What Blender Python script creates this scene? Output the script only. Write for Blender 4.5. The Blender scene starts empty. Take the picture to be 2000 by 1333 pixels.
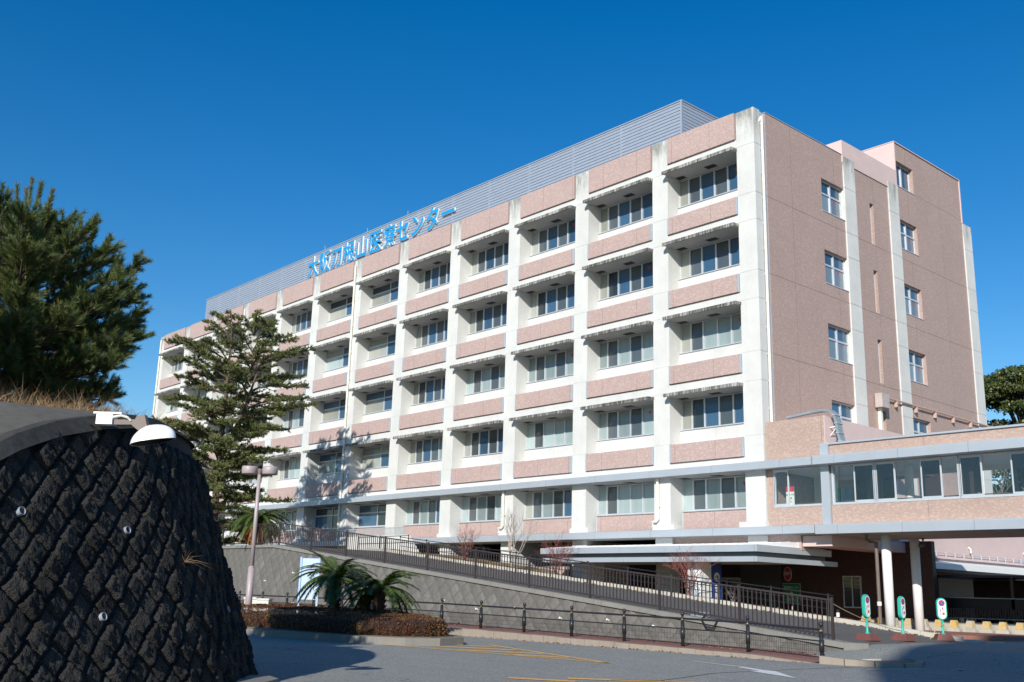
import bpy, math, random
import numpy as np
from mathutils import Matrix, Vector

random.seed(7); rng = np.random.default_rng(7)
PI = math.pi
S = bpy.context.scene
COL = S.collection

# ------------------------------------------------------------------ camera
CAM = Vector((26.03, -37.79, 1.25))
yaw, pitch, roll = -0.8479, 0.2407, 0.0280
f_ = Vector((math.sin(yaw)*math.cos(pitch), math.cos(yaw)*math.cos(pitch), math.sin(pitch)))
r_ = Vector((math.cos(yaw), -math.sin(yaw), 0)); u_ = r_.cross(f_)
r2 = r_*math.cos(roll)+u_*math.sin(roll); u2 = -r_*math.sin(roll)+u_*math.cos(roll)
cd = bpy.data.cameras.new('camera'); cam = bpy.data.objects.new('camera', cd); COL.objects.link(cam)
cam.matrix_world = Matrix(((r2.x, u2.x, -f_.x, CAM.x), (r2.y, u2.y, -f_.y, CAM.y), (r2.z, u2.z, -f_.z, CAM.z), (0, 0, 0, 1)))
cd.sensor_width = 36; cd.lens = 36.04; cd.clip_end = 3000; cd.clip_start = .05
S.camera = cam
# ------------------------------------------------------------------ light
SUN = Vector((0.60, -1.0, 0.555)).normalized()          # towards the sun
elev = math.asin(SUN.z)
w = bpy.data.worlds.new('World'); S.world = w; w.use_nodes = True
nt = w.node_tree; nt.nodes.clear()
sky = nt.nodes.new('ShaderNodeTexSky'); sky.sky_type = 'NISHITA'; sky.sun_disc = False
sky.sun_elevation = elev; sky.sun_rotation = math.atan2(SUN.x, SUN.y)
sky.air_density = 1.1; sky.dust_density = 0.0; sky.ozone_density = 3.0; sky.altitude = 50
bg = nt.nodes.new('ShaderNodeBackground'); bg.inputs[1].default_value = 0.115
wo = nt.nodes.new('ShaderNodeOutputWorld')
hs = nt.nodes.new('ShaderNodeHueSaturation'); hs.inputs['Saturation'].default_value = 1.43; hs.inputs['Hue'].default_value = .505; nt.links.new(sky.outputs[0], hs.inputs['Color']); nt.links.new(hs.outputs[0], bg.inputs[0]); nt.links.new(bg.outputs[0], wo.inputs[0])
ld = bpy.data.lights.new('sun', 'SUN'); ld.energy = 5.0; ld.angle = math.radians(.53); ld.color = (1, .955, .875)
lo = bpy.data.objects.new('sun', ld); COL.objects.link(lo)
lo.rotation_euler = SUN.to_track_quat('Z', 'Y').to_euler()
S.view_settings.view_transform = 'Standard'; S.view_settings.look = 'None'
S.view_settings.exposure = 0.10; S.view_settings.gamma = 1; S.view_settings.use_curve_mapping = False

# ------------------------------------------------------------------ materials
class NG:
    def __init__(s, m):
        m.use_nodes = True; s.t = m.node_tree; s.t.nodes.clear()
    def n(s, ty, **k):
        d = s.t.nodes.new('ShaderNode'+ty)
        for a, v in k.items(): setattr(d, a, v)
        return d
    def l(s, a, b): s.t.links.new(a, b)
    def val(s, sock, v):
        if hasattr(v, 'is_output'): s.l(v, sock)
        else: sock.default_value = v
    def math(s, op, a, b=0.0, c=None):
        d = s.n('Math', operation=op); s.val(d.inputs[0], a); s.val(d.inputs[1], b)
        if c is not None: s.val(d.inputs[2], c)
        return d.outputs[0]
    def ramp(s, fac, pts, interp='LINEAR'):
        d = s.n('ValToRGB'); d.color_ramp.interpolation = interp; e = d.color_ramp.elements
        while len(e) < len(pts): e.new(.5)
        for q, (p, c) in zip(e, pts): q.position = p; q.color = (*c, 1) if len(c) == 3 else c
        s.l(fac, d.inputs[0]); return d.outputs[0]
    def mix(s, fac, a, b, blend='MIX'):
        d = s.n('Mix', data_type='RGBA', blend_type=blend); s.val(d.inputs[0], fac)
        for sk, v in ((d.inputs[6], a), (d.inputs[7], b)):
            if hasattr(v, 'is_output'): s.l(v, sk)
            else: sk.default_value = (*v, 1)
        return d.outputs[2]
    def noise(s, vec, scale, detail=4, rough=.6):
        d = s.n('TexNoise'); d.inputs['Scale'].default_value = scale; d.inputs['Detail'].default_value = detail; d.inputs['Roughness'].default_value = rough
        if vec is not None: s.l(vec, d.inputs['Vector'])
        return d.outputs[0]
    def pos(s): return s.n('NewGeometry').outputs['Position']
    def scaled(s, vec, sc):
        d = s.n('VectorMath', operation='MULTIPLY'); s.l(vec, d.inputs[0]); d.inputs[1].default_value = sc; return d.outputs[0]
    def bump(s, h, strength, dist):
        d = s.n('Bump'); d.inputs['Strength'].default_value = strength; d.inputs['Distance'].default_value = dist; s.l(h, d.inputs['Height']); return d.outputs[0]
    def out(s, col, rough=.7, metal=0., normal=None, spec=.5, coat=0., sub=None):
        p = s.n('BsdfPrincipled'); o = s.n('OutputMaterial')
        if hasattr(col, 'is_output'): s.l(col, p.inputs['Base Color'])
        else: p.inputs['Base Color'].default_value = (*col, 1)
        s.val(p.inputs['Roughness'], rough); p.inputs['Metallic'].default_value = metal
        p.inputs['Specular IOR Level'].default_value = spec; p.inputs['Coat Weight'].default_value = coat; p.inputs['Coat Roughness'].default_value = .02
        if normal is not None: s.l(normal, p.inputs['Normal'])
        s.l(p.outputs[0], o.inputs[0]); return p

def newmat(n): return bpy.data.materials.new(n)
def plain(name, c, rough=.6, metal=0., var=.12, scale=3., bump=0., spec=.5):
    m = newmat(name); g = NG(m); P = g.pos()
    nz = g.noise(P, scale, 5); d = tuple(x*(1-var) for x in c); l = tuple(min(1, x*(1+var)) for x in c)
    col = g.ramp(nz, [(.3, d), (.7, l)])
    nm = g.bump(g.noise(P, scale*12, 3), bump, .02) if bump else None
    g.out(col, rough, metal, nm, spec); return m
def concrete(name, c, streak=.35, top=None, rough=.85):
    m = newmat(name); g = NG(m); P = g.pos()
    big = g.noise(P, .6, 6, .65); fine = g.noise(P, 9, 4)
    st = g.noise(g.scaled(P, (5, 5, .22)), 1.0, 5, .65)
    base = g.ramp(big, [(.3, tuple(x*.86 for x in c)), (.62, c), (.8, tuple(min(1, x*1.06) for x in c))])
    sm = g.ramp(st, [(.52, (0, 0, 0)), (.8, (1, 1, 1))])
    col = g.mix(g.math('MULTIPLY', sm, streak), base, tuple(x*.38 for x in c))
    # form-tie holes on a grid
    if top is not None:
        sx = g.n('SeparateXYZ'); g.l(P, sx.inputs[0])
        dirt = g.math('SUBTRACT', sx.outputs[2], top-1.7); dirt = g.math('DIVIDE', dirt, 1.7)
        dm = g.math('MULTIPLY', g.math('MAXIMUM', dirt, 0.0), g.ramp(g.noise(g.scaled(P, (2.2, 2.2, .5)), 1.2, 6, .7), [(.38, (0, 0, 0)), (.62, (1, 1, 1))]))
        col = g.mix(g.math('MINIMUM', g.math('MULTIPLY', dm, 1.1), .8), col, (.16, .155, .13))
    col = g.mix(.12, col, g.ramp(fine, [(.3, (.3, .3, .29)), (.7, c)]))
    g.out(col, rough, 0, g.bump(fine, .15, .01), .3); return m
def tile(name, c, light, joint_x=0, joint_off=0., jz=True, dens=.16):
    """45 x 95 mm facing tile, a few paler ones, with expansion joints"""
    m = newmat(name); g = NG(m); sx = g.n('SeparateXYZ'); P = g.pos(); g.l(P, sx.inputs[0])
    u = g.math('ADD', sx.outputs[0], sx.outputs[1]); v = g.math('DIVIDE', sx.outputs[2], .045)
    row = g.math('FLOOR', v); off = g.math('MULTIPLY', g.math('MODULO', g.math('ADD', row, 2000.), 2.0), .5)
    uu = g.math('ADD', g.math('DIVIDE', u, .085), off); cell = g.math('FLOOR', uu)
    cb = g.n('CombineXYZ'); g.l(cell, cb.inputs[0]); g.l(row, cb.inputs[1])
    wn = g.n('TexWhiteNoise', noise_dimensions='2D'); g.l(cb.outputs[0], wn.inputs['Vector'])
    col = g.ramp(wn.outputs[0], [(0, tuple(x*.92 for x in c)), (.45, c), (1-dens-.02, tuple(min(1, x*1.05) for x in c)), (1-dens, light), (1, tuple(min(1, x*1.06) for x in light))])
    fu = g.math('FRACT', uu); fv = g.math('FRACT', v)
    mort = g.math('MAXIMUM', g.math('LESS_THAN', fu, .05), g.math('LESS_THAN', fv, .1))
    col = g.mix(g.math('MULTIPLY', mort, .55), col, tuple(x*.62 for x in c))
    if joint_x:
        j = g.math('LESS_THAN', g.math('FRACT', g.math('DIVIDE', g.math('ADD', u, 300+joint_off), joint_x)), .03/joint_x)
        if jz: j = g.math('MAXIMUM', j, g.math('LESS_THAN', g.math('FRACT', g.math('DIVIDE', g.math('ADD', sx.outputs[2], 300-19.69 + 3.8*0), 3.8)), .009) if False else j)
        col = g.mix(g.math('MULTIPLY', j, .5), col, (.14, .11, .1))
    wth = g.noise(P, .35, 4); col = g.mix(g.math('MULTIPLY', g.ramp(wth, [(.4, (0, 0, 0)), (.75, (1, 1, 1))]), .18), col, tuple(x*.6 for x in c))
    g.out(col, .55, 0, g.bump(mort, -.2, .004), .35); return m
def leafmat(name, stops, rough=.5, spec=.3, trans=.25):
    m = newmat(name); g = NG(m); geo = g.n('NewGeometry')
    big = g.noise(geo.outputs['Position'], .9, 2)
    r = g.math('ADD', g.math('MULTIPLY', geo.outputs['Random Per Island'], .7), g.math('MULTIPLY', g.math('SUBTRACT', big, .35), 1.0))
    col = g.ramp(r, stops)
    p = g.n('BsdfPrincipled'); g.l(col, p.inputs['Base Color']); p.inputs['Roughness'].default_value = rough; p.inputs['Specular IOR Level'].default_value = spec
    t = g.n('BsdfTranslucent'); g.l(col, t.inputs[0]); ms = g.n('MixShader'); ms.inputs[0].default_value = trans
    g.l(p.outputs[0], ms.inputs[1]); g.l(t.outputs[0], ms.inputs[2]); o = g.n('OutputMaterial'); g.l(ms.outputs[0], o.inputs[0]); return m
def panemat(name, c, rough=.05, var=.15):
    m = newmat(name); g = NG(m); oi = g.n('ObjectInfo'); P = g.pos()
    b = g.math('ADD', g.math('MULTIPLY', oi.outputs['Random'], .7), g.math('MULTIPLY', g.noise(g.scaled(P, (6, 6, .4)), 1, 2), .3))
    col = g.ramp(b, [(.1, tuple(x*(1-var*2.4) for x in c)), (.9, tuple(min(1, x*(1+var)) for x in c))])
    wob = g.noise(P, .8, 1)
    g.out(col, .35, 0, g.bump(wob, .03, .2), .3, coat=1.0); return m
def glassmat(name, tint=(.75, .82, .84), base=.08):
    m = newmat(name); g = NG(m); fr = g.n('Fresnel'); fr.inputs[0].default_value = 1.5
    t = g.n('BsdfTransparent'); t.inputs[0].default_value = (*tint, 1); gl = g.n('BsdfGlossy'); gl.inputs['Roughness'].default_value = .01; gl.inputs['Color'].default_value = (.9, .95, 1, 1)
    ms = g.n('MixShader'); g.l(g.math('ADD', fr.outputs[0], base), ms.inputs[0]); g.l(t.outputs[0], ms.inputs[1]); g.l(gl.outputs[0], ms.inputs[2])
    o = g.n('OutputMaterial'); g.l(ms.outputs[0], o.inputs[0]); return m
def stone(name, c, light, sc=14., b=1.0, dist=.05, rough=.9):
    m = newmat(name); g = NG(m); P = g.pos(); oi = g.n('ObjectInfo')
    n1 = g.noise(P, sc, 8, .75); vo = g.n('TexVoronoi'); vo.inputs['Scale'].default_value = sc*2.2; g.l(P, vo.inputs['Vector'])
    h = g.math('ADD', n1, g.math('MULTIPLY', vo.outputs[0], .5)); n2 = g.noise(P, 1.3, 4)
    k = g.math('ADD', g.math('MULTIPLY', n1, .7), g.math('ADD', g.math('MULTIPLY', oi.outputs['Random'], .18), g.math('MULTIPLY', n2, .2)))
    col = g.ramp(k, [(.35, c), (.62, tuple((a+q)/2 for a, q in zip(c, light))), (.8, light)])
    g.out(col, rough, 0, g.bump(h, b, dist), .35); return m
def asphalt(name, c, sc=60.):
    m = newmat(name); g = NG(m); P = g.pos(); n1 = g.noise(P, sc, 3, .8); n2 = g.noise(P, .25, 5, .6); n3 = g.noise(P, 2.2, 4)
    sp = g.ramp(n1, [(.36, tuple(x*.5 for x in c)), (.5, c), (.66, tuple(x*1.7 for x in c))])
    col = g.mix(g.math('MULTIPLY', g.ramp(n2, [(.35, (0, 0, 0)), (.7, (1, 1, 1))]), .4), sp, tuple(x*.78 for x in c))
    col = g.mix(g.math('MULTIPLY', g.ramp(n3, [(.55, (0, 0, 0)), (.75, (1, 1, 1))]), .25), col, tuple(x*1.2 for x in c))
    dv = g.n('VectorMath', operation='ADD'); g.l(P, dv.inputs[0]); nd = g.n('TexNoise'); nd.inputs['Scale'].default_value = 1.3; nd.inputs['Detail'].default_value = 5; g.l(P, nd.inputs['Vector']); g.l(nd.outputs[1], dv.inputs[1])
    vo = g.n('TexVoronoi', feature='DISTANCE_TO_EDGE'); vo.inputs['Scale'].default_value = .22; g.l(dv.outputs[0], vo.inputs['Vector'])
    ck = g.math('MULTIPLY', g.math('LESS_THAN', vo.outputs[0], .0035), g.ramp(n2, [(.45, (0, 0, 0)), (.55, (1, 1, 1))]))
    col = g.mix(g.math('MULTIPLY', ck, .6), col, tuple(x*.3 for x in c))
    tr = g.noise(g.scaled(P, (.25, 1.6, 1)), 1, 3); col = g.mix(g.math('MULTIPLY', g.ramp(tr, [(.45, (0, 0, 0)), (.7, (1, 1, 1))]), .22), col, tuple(x*.7 for x in c))
    g.out(col, .85, 0, g.bump(n1, .35, .012), .3); return m

M = {}
M['concrete'] = concrete('weathered_white_concrete', (.68, .68, .65), .12, top=24.0)
M['concrete_clean'] = concrete('painted_white_concrete', (.68, .68, .66), .14)
def drip(name):
    m = newmat(name); g = NG(m); P = g.pos(); n1 = g.noise(g.scaled(P, (16, 16, .8)), 1, 4, .7); n2 = g.noise(P, 1.1, 4)
    k = g.math('ADD', n1, g.math('MULTIPLY', g.math('SUBTRACT', n2, .5), .5))
    g.out(g.ramp(k, [(.40, (.075, .072, .064)), (.54, (.24, .235, .215)), (.68, (.50, .50, .47))]), .9, 0, g.bump(n1, .2, .01), .3); return m
M['canopy'] = drip('rain_streaked_canopy_edge')
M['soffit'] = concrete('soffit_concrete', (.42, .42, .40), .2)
M['pier'] = concrete('shaded_pier_concrete', (.10, .098, .09), .3)  # shade under the canopy put into the pier colour
M['tile'] = tile('pink_facing_tile', (.485, .355, .32), (.535, .41, .372), 2.36, 0, dens=.18)
M['tile_end'] = tile('dimmed_facing_tile', (.435, .312, .268), (.475, .352, .307), 3.9, 1.2, dens=.16)  # same tile as the front, the end wall's weaker sunlight put into its colour
M['tile_warm'] = tile('sandy_facing_tile', (.455, .33, .275), (.505, .38, .322), 4.4, .7, dens=.22)
M['tile_dark'] = tile('shade_darkened_tile', (.075, .045, .038), (.09, .058, .05), 3.9, 0)  # brown tile, darkened to carry the shade under canopy and eave
M['pink'] = plain('pale_pink_paint', (.66, .50, .47), .6, 0, .05, 1.)
M['alu'] = plain('silver_aluminium', (.50, .54, .58), .42, .35, .04, 1.)
M['frame'] = plain('window_frame_aluminium', (.60, .63, .66), .4, .3, .04)
M['louvre'] = plain('louvre_steel', (.35, .40, .48), .5, .2, .05)
M['vent'] = plain('black_vent', (.02, .02, .022), .6)
M['pipe_white'] = plain('cream_pipe', (.72, .70, .62), .45)
M['dark'] = plain('dark_interior', (.02, .02, .022), .8)
M['p_curtain'] = panemat('glass_over_pale_curtain', (.37, .46, .46), var=.22)
M['p_end'] = panemat('end_glass_reflection_tint', (.20, .26, .31))  # blue-grey reflection painted in as the pane colour
M['p_beige'] = panemat('glass_over_beige_blind', (.34, .35, .31))
M['p_screen'] = panemat('glass_behind_insect_screen', (.085, .105, .115))
M['p_blue'] = panemat('sky_reflection_blue_glass', (.045, .105, .18))  # sky reflection put into the blue base colour
M['p_dark'] = panemat('dark_glass', (.03, .045, .055))
M['glass'] = glassmat('clear_glass', (.95, .97, .97), .0)
M['white'] = plain('white_paint', (.84, .84, .83), .4, 0, .03)
M['interior'] = plain('interior_wall_paint', (.86, .86, .84), .7, 0, .05)
M['floor_in'] = plain('interior_floor', (.5, .48, .45), .5)
M['asphalt'] = asphalt('road_asphalt', (.262, .265, .245), 30)
M['asphalt_dark'] = asphalt('ramp_asphalt', (.12, .115, .11), 45)
M['kerb'] = concrete('kerb_concrete', (.33, .28, .225), .5)
M['kerb_pale'] = concrete('pale_kerb_concrete', (.56, .53, .45), .3)
M['cap'] = concrete('wall_cap_concrete', (.22, .21, .185), .55)
M['cap_dark'] = concrete('dark_cap_mortar', (.038, .037, .035), .5)
M['redpave'] = plain('red_paving', (.27, .125, .095), .8, 0, .18, 7, .2)
M['soil'] = plain('dry_soil', (.16, .11, .07), .95, 0, .3, 6, .4)
M['bank'] = plain('dry_turf_ground', (.26, .19, .10), .95, 0, .3, 8, .5)
M['mortar'] = concrete('mortar_slope', (.105, .098, .085), .35)
M['greyblock'] = stone('grey_wall_block', (.105, .10, .09), (.225, .212, .19), 11, .55, .02)
M['greyjoint'] = plain('grey_wall_joint', (.12, .113, .10), .95, 0, .2, 8, .3)
M['blackblock'] = stone('porous_black_block', (.013, .0122, .0115), (.085, .08, .074), 16, 1.0, .06)
M['blackjoint'] = plain('black_wall_joint', (.012, .011, .011), .95)
M['fence'] = plain('brown_black_fence_paint', (.055, .042, .042), .45, .2, .1)
M['fence_black'] = plain('charcoal_fence_paint', (.026, .027, .030), .4, .2, .1)
M['gold'] = plain('brass_ring', (.55, .4, .12), .35, .7)
M['lamp'] = plain('mauve_lamp_paint', (.40, .33, .33), .5, .1, .05)
M['board'] = plain('pale_blue_board', (.50, .64, .82), .4, 0, .03)
M['board_post'] = plain('blue_post_paint', (.42, .60, .90), .35, .1, .03)
M['box'] = plain('cream_box_paint', (.62, .63, .56), .5)
M['green'] = plain('sea_green_plastic', (.03, .40, .30), .4, 0, .06)
M['signwhite'] = plain('sign_white', (.82, .84, .76), .4, 0, .03)
M['red'] = plain('sign_red', (.55, .03, .05), .45, 0, .03)
M['blue'] = plain('sign_blue', (.02, .10, .42), .45, 0, .03)
M['bluedeep'] = plain('banner_blue', (.012, .05, .26), .45, 0, .03)
M['signgreen'] = plain('sign_green', (.01, .26, .10), .5, 0, .03)
M['letterblue'] = plain('letter_blue', (.008, .29, .62), .4, 0, .02)
M['basebrown'] = plain('red_brown_base', (.16, .055, .045), .6, 0, .12)
def worn_yellow(name):
    m = newmat(name); g = NG(m); P = g.pos(); k = g.math('ADD', g.math('MULTIPLY', g.noise(P, 7, 5, .7), .8), g.math('MULTIPLY', g.n('ObjectInfo').outputs['Random'], .22))
    g.out(g.ramp(k, [(.36, (.52, .34, .09)), (.50, (.55, .40, .17)), (.56, (.46, .42, .35))]), .8); return m
M['yellow'] = worn_yellow('worn_yellow_paint')
M['blockcon'] = concrete('barrier_concrete', (.50, .47, .40), .6)
M['roadyellow'] = plain('worn_orange_road_paint', (.72, .40, .11), .8, 0, .22, 14)
M['roadwhite'] = plain('worn_white_road_paint', (.66, .67, .66), .8, 0, .12, 14)
M['cable'] = plain('grey_cable_tray', (.38, .42, .43), .4, .4)
M['shelter'] = plain('dark_brown_shelter', (.085, .05, .042), .6)
M['shelterroof'] = plain('navy_shelter_roof', (.03, .035, .06), .4)
M['black'] = plain('black_plastic', (.015, .015, .016), .5)
M['teal'] = plain('teal_sheet', (.06, .33, .27), .5)
M['arm'] = plain('taupe_arm_paint', (.15, .115, .10), .5)
M['rope'] = plain('straw_rope', (.5, .4, .22), .9)
M['bark'] = stone('pine_bark', (.07, .05, .04), (.17, .13, .10), 18, .8, .02)
M['bark_pale'] = stone('grey_bark', (.11, .095, .08), (.22, .19, .16), 14, .6, .02)
M['cycadbark'] = stone('cycad_trunk_scales', (.055, .035, .025), (.20, .12, .075), 22, 1., .03)
M['pine'] = leafmat('pine_needles', [(.0, (.042, .075, .036)), (.4, (.105, .15, .048)), (.75, (.19, .23, .066)), (1., (.26, .25, .085))], .45, .35, .2)
M['pinebud'] = plain('pine_bud_brown', (.26, .14, .085), .7)
M['cedar'] = leafmat('cedar_needles', [(.0, (.06, .078, .032)), (.4, (.13, .152, .052)), (.75, (.20, .218, .075)), (1., (.27, .26, .10))], .55, .3, .15)
M['cycad'] = leafmat('cycad_fronds', [(.0, (.024, .05, .016)), (.4, (.06, .10, .026)), (.8, (.12, .16, .038)), (1., (.27, .23, .07))], .32, .5, .15)
M['cycaddry'] = leafmat('dry_cycad_fronds', [(.0, (.14, .05, .02)), (.5, (.26, .10, .035)), (1., (.40, .20, .07))], .6, .2, .15)
M['hedge'] = leafmat('bronze_hedge_leaves', [(.0, (.045, .022, .012)), (.35, (.11, .040, .022)), (.66, (.20, .078, .036)), (.82, (.17, .13, .045)), (1., (.20, .19, .06))], .55, .3, .2)
M['broad'] = leafmat('evergreen_leaves', [(.0, (.022, .038, .012)), (.4, (.055, .080, .020)), (.8, (.115, .135, .030)), (1., (.18, .17, .05))], .4, .4, .2)
M['twigred'] = plain('red_twig_bark', (.23, .08, .066), .8)
M['twiggrey'] = plain('grey_twig_bark', (.33, .28, .24), .8)
M['straw'] = leafmat('dry_grass_blades', [(.0, (.16, .09, .045)), (.5, (.36, .23, .12)), (1., (.55, .40, .24))], .7, .2, .3)
M['litter'] = leafmat('fallen_leaves', [(.0, (.16, .06, .025)), (.5, (.33, .15, .06)), (1., (.46, .28, .13))], .8, .1, .1)

# ------------------------------------------------------------------ mesh helpers
class MB:
    def __init__(s): s.v = []; s.f = []; s.m = []; s.cur = 0
    def add(s, vs, fs):
        o = len(s.v); s.v += [tuple(p) for p in vs]
        for q in fs: s.f.append(tuple(i+o for i in q)); s.m.append(s.cur)
        return s
    def box(s, x0, x1, y0, y1, z0, z1):
        return s.add([(x0, y0, z0), (x1, y0, z0), (x1, y1, z0), (x0, y1, z0), (x0, y0, z1), (x1, y0, z1), (x1, y1, z1), (x0, y1, z1)],
                     [(0, 3, 2, 1), (4, 5, 6, 7), (0, 1, 5, 4), (1, 2, 6, 5), (2, 3, 7, 6), (3, 0, 4, 7)])
    def prism(s, poly, z0, z1):
        """poly ccw in xy; z0/z1 numbers or per-vertex lists"""
        n = len(poly); a = z0 if hasattr(z0, '__len__') else [z0]*n; b = z1 if hasattr(z1, '__len__') else [z1]*n
        return s.add([(x, y, a[i]) for i, (x, y) in enumerate(poly)]+[(x, y, b[i]) for i, (x, y) in enumerate(poly)],
                     [tuple(range(n-1, -1, -1)), tuple(range(n, 2*n))]+[(i, (i+1) % n, n+(i+1) % n, n+i) for i in range(n)])
    def extr(s, prof, axis, a, b):
        """profile of (p,q) pairs extruded along axis: x:(y,z) y:(x,z)"""
        n = len(prof)
        P = (lambda t, p, q: (t, p, q)) if axis == 'x' else (lambda t, p, q: (p, t, q))
        return s.add([P(a, *q) for q in prof]+[P(b, *q) for q in prof], [tuple(range(n)), tuple(range(2*n-1, n-1, -1))]+[(i, n+i, n+(i+1) % n, (i+1) % n) for i in range(n)])
    def tube(s, pts, r, n=6, cap=True):
        pts = [Vector(p) for p in pts]; k = len(pts); rr = r if hasattr(r, '__len__') else [r]*k
        vs = []; 
        for i, p in enumerate(pts):
            d = (pts[min(i+1, k-1)]-pts[max(i-1, 0)])
            if d.length < 1e-9: d = Vector((0, 0, 1))
            d.normalize(); a = d.cross(Vector((0, 0, 1)) if abs(d.z) < .9 else Vector((1, 0, 0))).normalized(); b = d.cross(a)
            for j in range(n):
                t = 2*PI*j/n; vs.append(p+(a*math.cos(t)+b*math.sin(t))*rr[i])
        fs = [(i*n+j, i*n+(j+1) % n, (i+1)*n+(j+1) % n, (i+1)*n+j) for i in range(k-1) for j in range(n)]
        if cap: fs += [tuple(range(n-1, -1, -1)), tuple(range((k-1)*n, k*n))]
        return s.add(vs, fs)
    def lathe(s, prof, n=16, c=(0, 0, 0), sx=1., sy=1.):
        vs = [(c[0]+r*math.cos(2*PI*j/n)*sx, c[1]+r*math.sin(2*PI*j/n)*sy, c[2]+z) for r, z in prof for j in range(n)]
        k = len(prof)
        fs = [(i*n+j, i*n+(j+1) % n, (i+1)*n+(j+1) % n, (i+1)*n+j) for i in range(k-1) for j in range(n)]
        return s.add(vs, fs)
    def quad(s, a, b, c, d): return s.add([a, b, c, d], [(0, 1, 2, 3)])
    def mesh(s, name, mats, smooth=False):
        me = bpy.data.meshes.new(name); me.from_pydata(s.v, [], s.f)
        for m in (mats if isinstance(mats, (list, tuple)) else [mats]): me.materials.append(m)
        if s.cur or any(s.m): me.polygons.foreach_set('material_index', s.m)
        if smooth: me.polygons.foreach_set('use_smooth', [True]*len(me.polygons))
        me.update(); return me
def fastmesh(name, V, F, mat):
    V = np.ascontiguousarray(V, dtype=np.float32); F = np.ascontiguousarray(F, dtype=np.int32); n, k = F.shape
    me = bpy.data.meshes.new(name); me.vertices.add(len(V)); me.vertices.foreach_set('co', V.ravel())
    me.loops.add(n*k); me.loops.foreach_set('vertex_index', F.ravel()); me.polygons.add(n)
    me.polygons.foreach_set('loop_start', np.arange(0, n*k, k, dtype=np.int32)); me.polygons.foreach_set('loop_total', np.full(n, k, dtype=np.int32))
    me.materials.append(mat); me.update(calc_edges=True); me.validate(); return me
def wm(o):
    return (wm(o.parent) @ o.matrix_parent_inverse if o.parent else Matrix()) @ o.matrix_basis
def ob(name, me, parent=None, mat=None, mw=None):
    """link a mesh; its verts are in world space unless mw places it"""
    if isinstance(me, MB): me = me.mesh(name, mat)
    o = bpy.data.objects.new(name, me); COL.objects.link(o)
    if mw is not None: o.matrix_basis = mw
    if parent is not None: o.parent = parent; o.matrix_parent_inverse = wm(parent).inverted()
    return o
def thing(name, label, cat, loc=(0, 0, 0), group=None, kind=None):
    o = bpy.data.objects.new(name, None); COL.objects.link(o); o.location = loc; o.empty_display_size = .2
    return tag(o, label, cat, group, kind)
def tag(o, label=None, cat=None, group=None, kind=None):
    if label: o['label'] = label
    if cat: o['category'] = cat
    if group: o['group'] = group
    if kind: o['kind'] = kind
    return o
def struct(name, mb, mat, smooth=False):
    o = ob(name, mb.mesh(name, mat, smooth) if isinstance(mb, MB) else mb); o['kind'] = 'structure'; return o
def copy_tree(o, mw, parent=None):
    c = o.copy(); COL.objects.link(c)
    if parent is None: c.matrix_basis = mw
    else:
        inv = o.matrix_parent_inverse.copy(); c.parent = parent; c.matrix_parent_inverse = inv
    for ch in list(o.children): copy_tree(ch, None, c)
    return c
T = Matrix.Translation
def TR(x, y, z, rz=0, s=1): return T((x, y, z)) @ Matrix.Rotation(rz, 4, 'Z') @ Matrix.Scale(s, 4)
_tc = {}
def textmesh(body, size, ext, mats, bold=0., cx=True):
    key = (body, size, ext, bold, tuple(m.name for m in mats), cx)
    if key in _tc: return _tc[key]
    cu = bpy.data.curves.new('txt', 'FONT'); cu.body = body; cu.size = size; cu.extrude = ext; cu.offset = bold; cu.resolution_u = 3
    if cx: cu.align_x = 'CENTER'
    o = bpy.data.objects.new('txt', cu); COL.objects.link(o)
    dg = bpy.context.evaluated_depsgraph_get(); me = bpy.data.meshes.new_from_object(o.evaluated_get(dg))
    bpy.data.objects.remove(o); bpy.data.curves.remove(cu); me.materials.clear()
    for m in mats: me.materials.append(m)
    if len(mats) > 1:
        for p in me.polygons: p.material_index = 0 if p.normal.z > .7 else 1
    else:
        for p in me.polygons: p.material_index = 0
    _tc[key] = me; return me
FACE_S = Matrix.Rotation(PI/2, 4, 'X')                       # xy text -> faces -Y
FACE_E = Matrix.Rotation(PI/2, 4, 'Z') @ FACE_S              # faces +X

# ================================================================== GROUND
def ramp_z(x): return .20+(9.81-max(x, -21.7))*.0983
def sstep(t): t = min(1, max(0, t)); return t*t*(3-2*t)
def ground_z(x, y): return -.25+.38*sstep((y+13.0)/2.5)*sstep((x-8.6)/2.)
xs = sorted(set([-400, -150, -80, -45]+list(np.arange(-30, 45, 1.5))+[50, 60, 80, 120, 300])); ys = sorted(set([-300, -120, -70]+list(np.arange(-45, 12, 1.0))+[14, 20, 40, 80, 200, 700]))
g = MB(); vs = [(x, y, ground_z(x, y)) for y in ys for x in xs]; nx = len(xs)
g.add(vs, [(j*nx+i, j*nx+i+1, (j+1)*nx+i+1, (j+1)*nx+i) for j in range(len(ys)-1) for i in range(nx-1)])
struct('road', g, M['asphalt'], True)

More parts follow.
